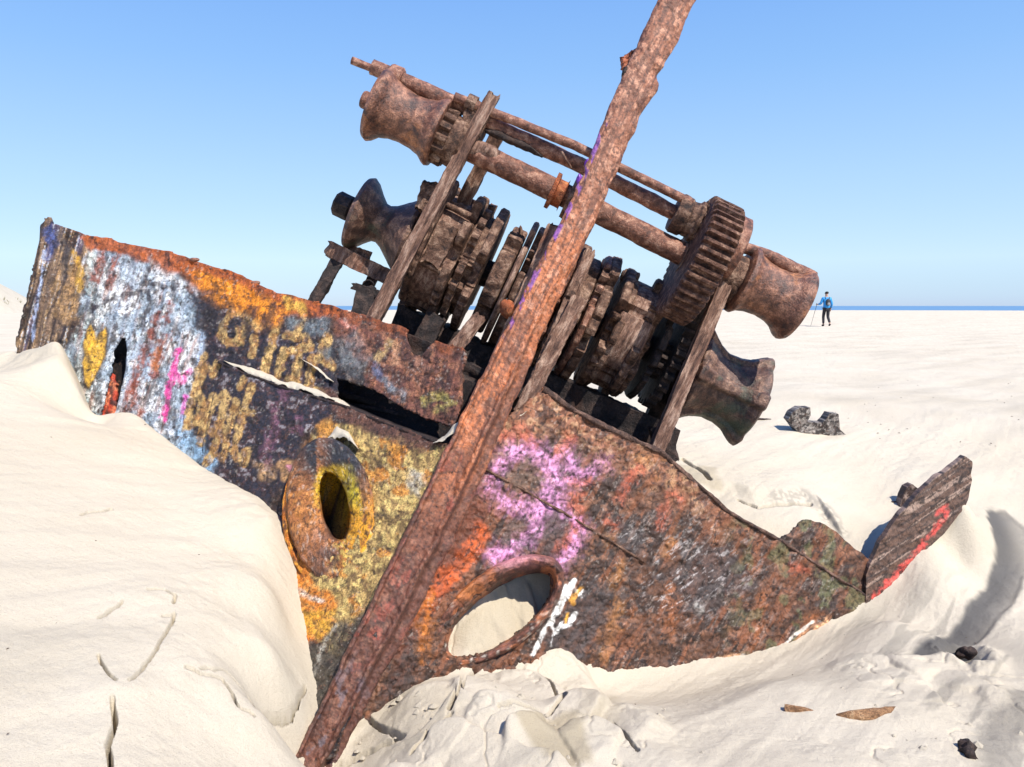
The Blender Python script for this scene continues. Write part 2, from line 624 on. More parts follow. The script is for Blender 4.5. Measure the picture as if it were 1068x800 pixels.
DARKP = [hit(a, b)[:2] for a, b in [(1042, 552), (1052, 580), (1050, 612), (1034, 640), (1015, 664), (985, 690)]]
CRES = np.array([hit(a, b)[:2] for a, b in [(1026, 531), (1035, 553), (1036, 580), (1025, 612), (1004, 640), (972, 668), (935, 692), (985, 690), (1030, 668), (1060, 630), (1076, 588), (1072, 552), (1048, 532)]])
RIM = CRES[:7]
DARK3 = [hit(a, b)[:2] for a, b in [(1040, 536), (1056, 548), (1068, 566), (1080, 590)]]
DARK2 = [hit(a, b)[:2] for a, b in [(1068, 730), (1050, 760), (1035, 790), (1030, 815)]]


def ground(x, y):
    """full height and sand colour"""
    z = base_h(x, y)
    r = np.hypot(x, y)
    # gentle undulation and wind streaks
    a = R(38)
    xr = x * math.cos(a) + y * math.sin(a); yr = -x * math.sin(a) + y * math.cos(a)
    z = z + (0.02 + .03 * ss(-1.0, .5, x)) * (fbm(x * 1.3, y * 1.3, 4, 31) - .5)
    z = z + 0.022 * (fbm(xr * 1.2, yr * 7.0, 3, 77) - .5)
    near = np.nonzero((y > 1.0) & (y < 7.5) & (np.abs(x) < 4.5))[0]
    xn, yn = x[near], y[near]
    dz = np.zeros(len(near))
    for pts, dep, wid in CR:
        lo = pts.min(0) - .3; hi = pts.max(0) + .3
        m = np.nonzero((xn > lo[0]) & (xn < hi[0]) & (yn > lo[1]) & (yn < hi[1]))[0]
        if not len(m): continue
        d = pdist(xn[m], yn[m], pts) + .004 * (fbm(xn[m] * 60, yn[m] * 60, 2, 4) - .5)
        dz[m] -= dep * 2.6 * (1 - ss(wid * .35, wid * .9, np.abs(d)))
        dz[m] += dep * .2 * np.exp(-(d / .12) ** 2)
    # clods
    wx = xn + .10 * (fbm(xn * 6, yn * 6, 4, 61) - .5); wy = yn + .10 * (fbm(xn * 6, yn * 6, 4, 67) - .5)
    lo_ = seeds[:, :2].min(0) - .5; hi_ = seeds[:, :2].max(0) + .5
    mi = np.nonzero((xn > lo_[0]) & (xn < hi_[0]) & (yn > lo_[1]) & (yn < hi_[1]))[0]
    d2 = (wx[mi, None] - seeds[None, :, 0]) ** 2 + (wy[mi, None] - seeds[None, :, 1]) ** 2
    dm = np.sqrt(d2.min(1))
    wgt = np.exp(-(d2 - d2.min(1)[:, None]) / (2 * .022 ** 2 + .10 * dm[:, None] * .04))
    pl_h = seeds[None, :, 2] + seeds[None, :, 3] * (xn[mi, None] - seeds[None, :, 0]) + seeds[None, :, 4] * (yn[mi, None] - seeds[None, :, 1])
    hgt = (wgt * pl_h).sum(1) / wgt.sum(1)
    w = 1 - ss(.08, .22, dm)
    rg_ = 1 - np.abs(fbm(xn[mi] * 5 + 3, yn[mi] * 5, 4, 91) - .5) * 4
    dz[mi] += w * (hgt + (.020 - .013 * ss(1.0, 1.4, xn[mi])) * (fbm(xn[mi] * 11, yn[mi] * 11, 4, 8) - .5) - .008 * ss(.82, 1.0, rg_))
    # slip face behind the right hull
    ds = pdist(xn, yn, SCARP)
    side = ss(-.13, .13, (yn - np.interp(xn, [q[0] for q in SCARP], [q[1] for q in SCARP])))
    dz += .025 * side * np.exp(-(ds / .25) ** 2) - .03 * (1 - side) * np.exp(-(ds / .16) ** 2)
    # hollow scoured in the grey trough
    dh = np.hypot((xn - HOLE[0]) / .8, yn - HOLE[1])
    dz -= .10 * np.exp(-(dh / .07) ** 2)
    dz += .05 * np.exp(-((dh - .15) / .05) ** 2) * fbm(xn * 14, yn * 14, 3, 12)
    gm = ss(.42, .62, fbm(xn * 1.7 + 4, yn * 1.7, 3, 55))
    dz += (.0012 + .0035 * gm) * (fbm(xn * 24, yn * 24, 4, 56) - .5) * 2
    b_ = R(52)
    dz += .0035 * (fbm((xn * math.cos(b_) + yn * math.sin(b_)) * 1.1, (-xn * math.sin(b_) + yn * math.cos(b_)) * 17, 4, 57) - .5) * 2
    pf = P(334, 806, 2.74)
    dz -= .10 * np.exp(-((xn - pf[0]) ** 2 + (yn - pf[1]) ** 2) / .13 ** 2)
    # the tail dune breaks off sharply along its rim
    dr0 = pdist(xn, yn, CRES, True)
    in0 = inside(xn, yn, CRES)
    dz -= .012 * np.where(in0, ss(0, .03, dr0) * (1 - ss(.05, .3, dr0)), 0)
    z[near] += dz
    # sand colour: pale dry crust, darker mineral streaks, shade painted into crescent and hole
    c = np.tile(np.array(SANDC), (len(x), 1))
    t = fbm(xr * .5, yr * 2.6, 4, 101)
    c *= (1 - .10 * ss(.5, .75, t))[:, None]
    dk = np.zeros(len(x))
    g = fbm(xn * 7, yn * 7, 4, 44)
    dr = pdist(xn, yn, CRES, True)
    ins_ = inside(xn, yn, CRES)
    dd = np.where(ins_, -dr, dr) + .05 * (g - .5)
    k1 = .97 * (1 - ss(-.02, .015, dd)) * (1 - .85 * ss(.05, .32, pdist(xn, yn, RIM)))  # crescent: shade of the hollow painted in with dark sand, fading from rim
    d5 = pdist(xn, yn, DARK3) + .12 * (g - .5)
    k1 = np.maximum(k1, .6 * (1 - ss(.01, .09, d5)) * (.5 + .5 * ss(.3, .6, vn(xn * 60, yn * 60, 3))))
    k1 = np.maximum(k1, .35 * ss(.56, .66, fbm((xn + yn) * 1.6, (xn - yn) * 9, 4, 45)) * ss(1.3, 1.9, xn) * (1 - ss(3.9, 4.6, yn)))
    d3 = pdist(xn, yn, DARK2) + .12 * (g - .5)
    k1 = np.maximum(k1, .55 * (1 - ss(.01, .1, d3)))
    k1 = np.maximum(k1, .75 * (1 - ss(.02, .10, dh + .06 * (g - .5))))  # shade inside the scoured hole painted in
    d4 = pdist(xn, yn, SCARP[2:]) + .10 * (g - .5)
    k1 = np.maximum(k1, .35 * (1 - ss(.02, .09, d4)) * ss(.3, .6, vn(xn * 60, yn * 60, 3)))  # mottled darker along the slip face
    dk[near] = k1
    damp_shade = np.zeros(len(xn))
    for pts, dep, wid in CR:            # shade in the crack bottoms, painted as a darker damp tone
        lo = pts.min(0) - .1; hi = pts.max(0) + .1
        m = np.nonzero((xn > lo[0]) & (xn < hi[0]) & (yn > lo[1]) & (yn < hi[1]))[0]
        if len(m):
            damp_shade[m] = np.maximum(damp_shade[m], 1.5 * (1 - ss(wid * .3, wid * .75, pdist(xn[m], yn[m], pts))))
    for pl_, am_ in DAMP_SHADE:
        dp_ = pdist(xn, yn, pl_, True)
        damp_shade = np.maximum(damp_shade, am_ * (1 - ss(-.02, .03, np.where(inside(xn, yn, pl_), -dp_, dp_) + .10 * (g - .5))))
    c[near] *= 1 - damp_shade[:, None] * np.array([.26, .29, .36])
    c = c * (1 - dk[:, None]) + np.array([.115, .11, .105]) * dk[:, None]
    return z, c


def build_ground():
    # polar net round the camera: fine in front, coarse elsewhere
    az = np.concatenate([np.linspace(-39, 39, 1300), np.linspace(39, 321, 120)[1:-1]])
    az = np.radians(az)
    rr = np.concatenate([np.linspace(.25, 1.5, 14)[:-1], np.exp(np.linspace(math.log(1.5), math.log(7.5), 950)),
                         np.exp(np.linspace(math.log(7.5), math.log(420), 260))[1:]])
    na, nr = len(az), len(rr)
    A, RR = np.meshgrid(az, rr)
    x = (RR * np.sin(A)).ravel(); y = (RR * np.cos(A)).ravel()
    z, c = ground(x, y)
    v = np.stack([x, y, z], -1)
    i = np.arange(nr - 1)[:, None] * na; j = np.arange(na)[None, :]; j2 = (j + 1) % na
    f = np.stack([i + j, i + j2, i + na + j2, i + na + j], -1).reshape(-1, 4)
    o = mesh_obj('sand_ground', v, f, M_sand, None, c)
    return tag(o, kind='structure')


build_ground()

# sea: one sheet from the beach edge to the horizon
m, n, l, b, v = new_mat('sea_water')
fz = noise(n, l, v, 0.05, 4)
l.new(ramp(n, l, fz, [(0.3, (.05, .15, .30)), (0.7, (.09, .22, .38))]), b.inputs['Base Color'])
b.inputs['Roughness'].default_value = 0.35
ang = np.radians(np.linspace(0, 360, 97)[:-1])
vv = [(0, 0, -.55)] + [(14000 * math.sin(t), 14000 * math.cos(t), -.55) for t in ang]
ff = [(0, 1 + (k + 1) % 96, 1 + k) for k in range(96)]
tag(mesh_obj('sea', np.array(vv), ff, m), kind='structure')

# ------------------------------------------------------------------ distant dune on the left with marram grass
def dune():
    nx, ny = 160, 50
    X = np.linspace(-125, -66, nx); Yv = np.linspace(88, 140, ny)
    XX, YY = np.meshgrid(X, Yv)
    h = 5.0 * np.exp(-((YY - 112) / 12) ** 2) * ss(-70, -78, XX) * (0.85 + .5 * fbm(XX * .07, YY * .07, 4, 3)) + PLAIN - .35
    h += .5 * (fbm(XX * .4, YY * .4, 3, 8) - .5)
    v = np.stack([XX, YY, h], -1).reshape(-1, 3)
    i = np.arange(ny - 1)[:, None] * nx; j = np.arange(nx - 1)[None, :]
    f = np.stack([i + j, i + j + 1, i + nx + j + 1, i + nx + j], -1).reshape(-1, 4)
    c = np.tile(np.array([.46, .42, .35]), (len(v), 1))
    tag(mesh_obj('dune', v, f, M_sand, None, c), kind='structure')
    gv, gf = [], []
    r = random.Random(2)
    hh = h.reshape(ny, nx)
    for _ in range(2600):
        a = r.randrange(ny); q = r.randrange(nx)
        if hh[a, q] < 1.6 or fbm(X[q] * .25, Yv[a] * .25, 2, 5) < .5: continue
        x0 = X[q] + r.uniform(-.3, .3); y0 = Yv[a] + r.uniform(-.3, .3); z0 = hh[a, q] - .05
        for b_ in range(5):
            t = r.uniform(0, 6.28); ln = r.uniform(.3, .7)
            k = len(gv)
            gv += [(x0 - .04, y0, z0), (x0 + .04, y0, z0), (x0 + .3 * math.cos(t), y0 + .3 * math.sin(t), z0 + ln)]
            gf.append((k, k + 1, k + 2))
    tag(mesh_obj('marram_grass', np.array(gv), gf, plain_mat('marram', (.16, .15, .06))), kind='stuff')


dune()

# ------------------------------------------------------------------ paint on the hull, in photo coordinates
def lay(c, colr, m):
    m = np.clip(m, 0, 1)[:, None]
    return c * (1 - m) + np.asarray(colr) * m


def stroke(c, x, y, poly, w, colr, seed=1, soft=1.6, rag=3.0, op=1.0, flake=0.0):
    d = pdist(x, y, poly) + rag * (fbm(x / 5, y / 5, 3, seed) - .5) * 2
    m = op * (1 - ss(w - soft, w + soft, d))
    if flake:
        m = m * (1 - flake * ss(.50, .57, fbm(x / 3, y / 4.5, 4, seed + 3)))
    return lay(c, colr, m)


def blob(c, x, y, poly, colr, seed=1, soft=3.0, rag=8.0, op=1.0, flake=0.0, fs=5.0):
    d = pdist(x, y, poly, True)
    d = np.where(inside(x, y, poly), -d, d) + rag * (fbm(x / 9, y / 9, 4, seed) - .5) * 2
    m = op * (1 - ss(-soft, soft, d))
    if flake:
        m = m * (1 - flake * ss(.49, .56, fbm(x / fs, y / fs, 4, seed + 3)))
    return lay(c, colr, m)


TOPX = [10, 36, 50, 66, 80, 110, 200, 250, 290, 345, 425, 480, 600]
TOPY = [300, 262, 232, 238, 241, 248, 270, 287, 305, 318, 345, 362, 400]


def paintL(x, y):
    n1 = fbm(x / 16, y / 16, 5, 1); n2 = fbm(x / 5, y / 5, 4, 2); n3 = fbm(x / 2.2, y / 2.2, 3, 3)
    lean = np.interp(x, [20, 200, 400], [.22, .34, .46])
    q = x + (y - 400) * lean
    st1 = fbm(q / 4.5, y / 60, 4, 4); st2 = fbm(q / 2.0, y / 30, 3, 5); st3 = fbm(q / 9, y / 80, 3, 6)
    top = np.interp(x, TOPX, TOPY)
    dt = y - top
    c = np.tile(col(46, 43, 50), (len(x), 1))
    c = lay(c, col(84, 62, 50), ss(.50, .6, n1) * .8)
    c = lay(c, col(28, 27, 34), ss(.52, .6, st1) * .7)
    c = lay(c, col(150, 140, 130), ss(.66, .72, n2) * .35)
    # far left end: bare streaked plate
    zl = 1 - ss(74, 100, q + 14 * (n1 - .5) + 10)
    cl = np.tile(col(128, 104, 84), (len(x), 1))
    cl = lay(cl, col(62, 50, 46), ss(.46, .56, st1))
    cl = lay(cl, col(182, 150, 112), ss(.56, .64, st2) * .8)
    cl = lay(cl, col(60, 66, 108), ss(.6, .66, st3) * .7)
    cl = lay(cl, col(214, 218, 226), ss(.68, .73, st2) * .8)
    m = np.clip(zl, 0, 1)[:, None]
    c = c * (1 - m) + cl * m
    # white and pale blue ground
    wz = [(88, 300), (98, 262), (128, 252), (180, 268), (204, 300), (214, 350), (206, 400), (190, 440), (206, 500), (100, 470), (70, 380)]
    cw = np.tile(col(222, 224, 228), (len(x), 1))
    cw = lay(cw, col(160, 178, 196), ss(.48, .6, fbm(x / 11, y / 20, 4, 21)) * .8)
    cw = lay(cw, col(176, 190, 178), (1 - ss(90, 120, x)) * .6)
    cw = lay(cw, col(236, 236, 234), ss(.52, .62, n2) * .8)
    cw = lay(cw, col(96, 80, 74), ss(.57, .64, st2) * .4)
    cw = lay(cw, col(58, 50, 52), ss(.59, .635, fbm(x / 7, y / 13, 5, 22, .55)) * .65)
    cw = lay(cw, col(70, 62, 62), ss(.70, .74, fbm(x / 2.6, y / 3.4, 3, 23)) * .8)
    cw = lay(cw, col(160, 100, 74), ss(.61, .69, st1) * .45)
    cw = lay(cw, col(150, 172, 190), ss(.52, .62, fbm(x / 22, y / 26, 3, 24)) * .65)
    d = pdist(x, y, wz, True); d = np.where(inside(x, y, wz), -d, d) + 26 * (n1 - .5)
    m = (1 - ss(-4, 5, d))[:, None] * .97
    c = c * (1 - m) + cw * m
    # rust and blood-red runs through the white
    for pl, w in [([(166, 330), (158, 352), (148, 376), (138, 402), (136, 426)], 5), ([(172, 352), (163, 378), (160, 390)], 4.5),
                  ([(120, 268), (114, 300)], 4), ([(178, 318), (172, 340)], 3), ([(105, 262), (100, 292)], 5), ([(140, 400), (146, 430)], 3)]:
        c = stroke(c, x, y, pl, w, col(142, 72, 52), 31, 2, 6, .85, .5)
    c = stroke(c, x, y, [(164, 366), (160, 384)], 4, col(190, 110, 50), 32, 2, 5, .7, .4)
    # black outlines over the white
    for pl in [[(98, 322), (112, 314), (128, 308), (142, 306), (152, 296), (156, 280)], [(156, 296), (178, 300), (188, 310)],
               [(152, 300), (157, 316), (150, 332)], [(66, 344), (76, 330), (86, 312), (88, 290)], [(122, 338), (118, 352), (112, 366)], [(118, 262), (140, 258), (152, 268)],
               [(196, 300), (208, 320)], [(100, 300), (96, 326)]]:
        c = stroke(c, x, y, pl, 2.0, col(54, 48, 54), 33, 1.2, 3.5, .85, .25)
    # tan face shapes on the far left
    c = blob(c, x, y, [(52, 300), (62, 284), (76, 262), (86, 276), (86, 300), (78, 332), (66, 338), (56, 330)], col(176, 138, 92), 34, 3, 5, .75, .5)
    c = stroke(c, x, y, [(78, 264), (84, 280), (82, 304)], 3.4, col(206, 160, 66), 35, 1.4, 4, .9, .3)
    c = stroke(c, x, y, [(70, 268), (66, 296), (56, 318)], 2.0, col(58, 48, 48), 36, 1.4, 3, .8)
    c = stroke(c, x, y, [(50, 240), (55, 258), (48, 268)], 5, col(66, 84, 140), 37, 3, 6, .85, .4)
    c = stroke(c, x, y, [(46, 262), (42, 300), (36, 330), (34, 356)], 1.5, col(176, 192, 226), 38, .9, 2.4, .9, .3)
    c = stroke(c, x, y, [(62, 245), (70, 262), (66, 290)], 3.5, col(90, 84, 84), 39, 2, 5, .6)
    # the yellow heart
    heart = [(86, 356), (89, 344), (94, 335), (98, 342), (100, 352), (106, 344), (112, 338), (114, 350), (110, 372), (102, 390), (92, 408), (87, 402), (85, 380)]
    c = blob(c, x, y, heart, col(50, 46, 54), 40, 2.5, 2.2, .95)
    hs = [(99 + (a - 99) * .86, 368 + (b - 368) * .90) for a, b in heart]
    c = blob(c, x, y, hs, col(226, 176, 66), 41, 1.4, 2.0, 1, .28, 3)
    # pink letters
    c = stroke(c, x, y, [(186, 366), (181, 384), (176, 412), (171, 438)], 3.6, col(226, 66, 150), 42, 1.5, 4, .95, .25)
    c = stroke(c, x, y, [(183, 384), (188, 400), (196, 388)], 3.2, col(224, 90, 160), 43, 1.5, 4, .95, .3)
    c = stroke(c, x, y, [(193, 414), (191, 432), (190, 440)], 2.2, col(214, 70, 170), 44, 1, 3, .9, .3)
    # pale blue edge below and right of the white
    c = blob(c, x, y, [(182, 440), (194, 430), (204, 456), (226, 470), (232, 505), (200, 490), (186, 470)], col(150, 186, 214), 45, 4, 8, .85, .55)
    c = stroke(c, x, y, [(208, 330), (212, 350), (208, 376)], 3.5, col(176, 196, 220), 46, 2, 4, .8, .3)
    # dark paint field behind the tan lettering
    df = [(200, 312), (222, 304), (250, 330), (330, 345), (352, 400), (345, 440), (322, 452), (290, 520), (226, 500), (212, 430), (214, 360)]
    cd = np.tile(col(42, 42, 54), (len(x), 1))
    cd = lay(cd, col(84, 56, 54), ss(.53, .6, n2) * .7)
    cd = lay(cd, col(160, 156, 160), ss(.66, .7, n2) * .7)
    d = pdist(x, y, df, True); d = np.where(inside(x, y, df), -d, d) + 22 * (n1 - .5)
    m = (1 - ss(-4, 4, d))[:, None] * .9
    c = c * (1 - m) + cd * m
    tan = lay(np.tile(col(204, 168, 108), (len(x), 1)), col(164, 122, 72), ss(.45, .6, n2))
    T1 = [  # upper row of worn brush letters
        ([(252, 326), (242, 326), (233, 338), (231, 352), (238, 359), (248, 356), (250, 344)], 4.0),
        ([(258, 330), (254, 346), (250, 358)], 3.6), ([(258, 342), (268, 338)], 3.6), ([(266, 332), (276, 336), (268, 342)], 4.5),
        ([(293, 322), (288, 344), (284, 356), (276, 384)], 4.2), ([(265, 352), (262, 372)], 3.4), ([(280, 366), (276, 390)], 3.6),
        ([(300, 350), (318, 352), (322, 362), (304, 366)], 5.0), ([(296, 366), (290, 392)], 4.4), ([(312, 370), (308, 398), (300, 396)], 4.4),
        ([(326, 374), (322, 404), (334, 408)], 4.2), ([(342, 352), (334, 372), (346, 382)], 5.2), ([(318, 330), (310, 346)], 4.0)]
    T2 = [  # lower row
        ([(212, 372), (206, 394), (200, 420), (194, 446)], 3.6), ([(212, 376), (216, 384), (206, 402)], 3.0), ([(206, 404), (212, 420), (204, 440), (196, 446)], 3.2),
        ([(222, 412), (214, 432), (208, 462)], 3.6), ([(226, 380), (222, 390)], 4.0),
        ([(230, 414), (222, 424), (216, 442), (222, 452), (230, 434), (234, 410)], 3.0), ([(236, 416), (230, 446), (222, 474), (214, 484)], 3.8),
        ([(246, 420), (238, 452), (232, 478)], 3.8), ([(262, 404), (252, 436), (244, 470), (248, 478)], 4.2), ([(242, 428), (262, 430)], 4.0),
        ([(254, 396), (250, 404)], 3.5), ([(258, 470), (254, 484)], 4.5)]
    for k, (pl, w) in enumerate(T1 + T2):
        c = stroke(c, x, y, pl, w + .3, tan, 50 + k, 1.0, 2.8, .97, .35)
    c = blob(c, x, y, [(266, 482), (282, 484), (288, 500), (272, 500)], col(190, 150, 104), 81, 3, 6, .8, .4)
    c = blob(c, x, y, [(292, 478), (306, 480), (306, 504), (292, 506)], col(196, 150, 100), 82, 3, 6, .8, .4)
    c = blob(c, x, y, [(300, 486), (308, 488), (306, 504)], col(208, 130, 160), 82, 2, 4, .7, .4)
    # mauve smears in the dark field
    for a, b in [(286, 428), (284, 440), (282, 462), (310, 440), (296, 410), (280, 480)]:
        c = blob(c, x, y, [(a - 5, b - 8), (a + 5, b - 7), (a + 4, b + 8), (a - 5, b + 7)], col(150, 100, 122), a, 4, 12, .42, .75, 3)
    # grey-blue primer patches
    for pl in [[(296, 322), (312, 320), (318, 336), (300, 344)], [(318, 336), (336, 324), (344, 330), (338, 350), (320, 352)],
               [(350, 350), (368, 342), (382, 356), (374, 376), (356, 378)], [(330, 366), (344, 362), (346, 378)]]:
        c = blob(c, x, y, pl, col(112, 122, 128), int(pl[0][0]), 4, 6, .85, .25)
    # brown rust of the torn right end
    re = [(340, 318), (425, 340), (490, 356), (490, 470), (420, 440), (386, 410), (376, 376), (352, 352)]
    cr = np.tile(col(126, 80, 66), (len(x), 1))
    cr = lay(cr, col(86, 60, 56), ss(.5, .6, n1) * .8)
    cr = lay(cr, col(166, 112, 84), ss(.55, .63, n2) * .7)
    d = pdist(x, y, re, True); d = np.where(inside(x, y, re), -d, d) + 20 * (n1 - .5)
    m = (1 - ss(-5, 5, d))[:, None] * .9
    c = c * (1 - m) + cr * m
    c = blob(c, x, y, [(350, 352), (370, 344), (386, 372), (376, 392), (352, 386)], col(120, 122, 124), 83, 5, 8, .75, .45)
    for pl, cc in [([(396, 372), (408, 360)], (190, 160, 110)), ([(390, 384), (396, 392)], (96, 108, 140)), ([(402, 396), (410, 406), (420, 412)], (134, 140, 148)),
                   ([(412, 362), (412, 376)], (186, 140, 110)), ([(356, 330), (368, 338)], (214, 130, 110)), ([(442, 418), (456, 412), (470, 420), (454, 428)], (176, 160, 92)),
                   ([(360, 326), (366, 334)], (230, 200, 190)), ([(436, 374), (446, 386), (438, 400)], (150, 108, 90))]:
        c = stroke(c, x, y, pl, 4.5, col(*cc), 84, 2.5, 6, .85, .45)
    # rust-orange band under the top edge
    bw = np.interp(x, [60, 85, 150, 200, 240, 285, 300, 360, 430], [0, 9, 14, 30, 44, 40, 26, 12, 9])
    m = (1 - ss(bw * .65, bw * 1.1 + 2, dt + 26 * (n1 - .5))) * ss(70, 90, x)
    co = np.tile(col(178, 92, 42), (len(x), 1))
    co = lay(co, col(232, 142, 38), ss(190, 215, x) * (1 - ss(292, 312, x)) * ss(6, 12, dt + 10 * (n2 - .5)))
    co = lay(co, col(128, 66, 44), ss(.54, .62, n2) * .7)
    co = lay(co, col(90, 58, 48), ss(340, 380, x) * .6)
    mm = m[:, None] * .95
    c = c * (1 - mm) + co * mm
    c = blob(c, x, y, [(296, 308), (318, 314), (320, 326), (300, 324)], col(232, 186, 84), 85, 3, 5, .85, .35)
    c = blob(c, x, y, [(215, 322), (226, 330), (220, 348), (204, 340)], col(48, 44, 50), 86, 3, 6, .8)
    for pl in [[(222, 318), (232, 336)], [(262, 326), (256, 346)], [(284, 318), (276, 340)]]:
        c = stroke(c, x, y, pl, 5, col(52, 46, 50), 87, 2.5, 8, .75, .2)
    # olive and yellow round the hawse pipe
    oy = [(336, 440), (352, 440), (392, 452), (440, 464), (474, 466), (440, 530), (400, 610), (372, 650), (352, 690), (300, 640), (280, 520), (306, 470)]
    cy = np.tile(col(192, 160, 100), (len(x), 1))
    cy = lay(cy, col(124, 100, 66), ss(.5, .58, fbm(x / 7, y / 11, 4, 90)) * .8)
    cy = lay(cy, col(224, 196, 122), ss(.54, .62, n2) * .8)
    cy = lay(cy, col(206, 130, 48), ss(.56, .64, n1) * .7)
    d = pdist(x, y, oy, True); d = np.where(inside(x, y, oy), -d, d) + 18 * (n1 - .5)
    m = (1 - ss(-4, 4, d))[:, None] * ss(292, 320, x + (y - 520) * .3)[:, None]
    c = c * (1 - m) + cy * m
    c = blob(c, x, y, [(336, 404), (470, 462), (440, 474), (400, 458), (352, 436)], col(104, 70, 58), 91, 3, 7, .9, .2)
    c = blob(c, x, y, [(330, 444), (346, 436), (352, 452), (336, 462)], col(206, 140, 60), 92, 3, 6, .85, .3)
    c = blob(c, x, y, [(404, 462), (424, 466), (420, 478), (404, 474)], col(216, 140, 50), 93, 3, 6, .8, .3)
    c = blob(c, x, y, [(428, 486), (444, 492), (438, 520), (426, 508)], col(196, 188, 170), 94, 3, 6, .75, .5)
    # orange and yellow below it, then bare dark iron
    c = blob(c, x, y, [(296, 540), (312, 560), (330, 610), (352, 620), (344, 660), (318, 672), (300, 600)], col(216, 126, 40), 95, 4, 8, .9, .35)
    c = blob(c, x, y, [(306, 634), (330, 640), (352, 630), (346, 660), (316, 664)], col(228, 176, 66), 96, 3, 8, .8, .45)
    c = blob(c, x, y, [(302, 610), (330, 622), (336, 628), (306, 622)], col(232, 222, 210), 97, 2, 6, .8, .45)
    c = blob(c, x, y, [(318, 680), (350, 652), (380, 640), (372, 690), (340, 740), (322, 760)], col(88, 82, 72), 98, 4, 8, .9, .2)
    c = stroke(c, x, y, [(350, 652), (334, 680), (324, 716)], 2.0, col(176, 172, 160), 99, 1, 3, .7, .4)
    # flecks and blisters everywhere
    n4 = fbm(x / 3, y / 4.4, 4, 113)
    c = c * (1 + .5 * (n4 - .5)[:, None])
    c = lay(c, col(34, 30, 34), ss(.60, .66, fbm(x / 7, y / 11, 5, 114, .65)) * .6)
    c = lay(c, col(226, 220, 210), ss(.68, .74, n3) * .25 * ss(.5, .6, n1))
    c = lay(c, col(40, 32, 32), ss(.69, .75, fbm(x / 3.2, y / 4.2, 4, 111)) * .8)
    return c


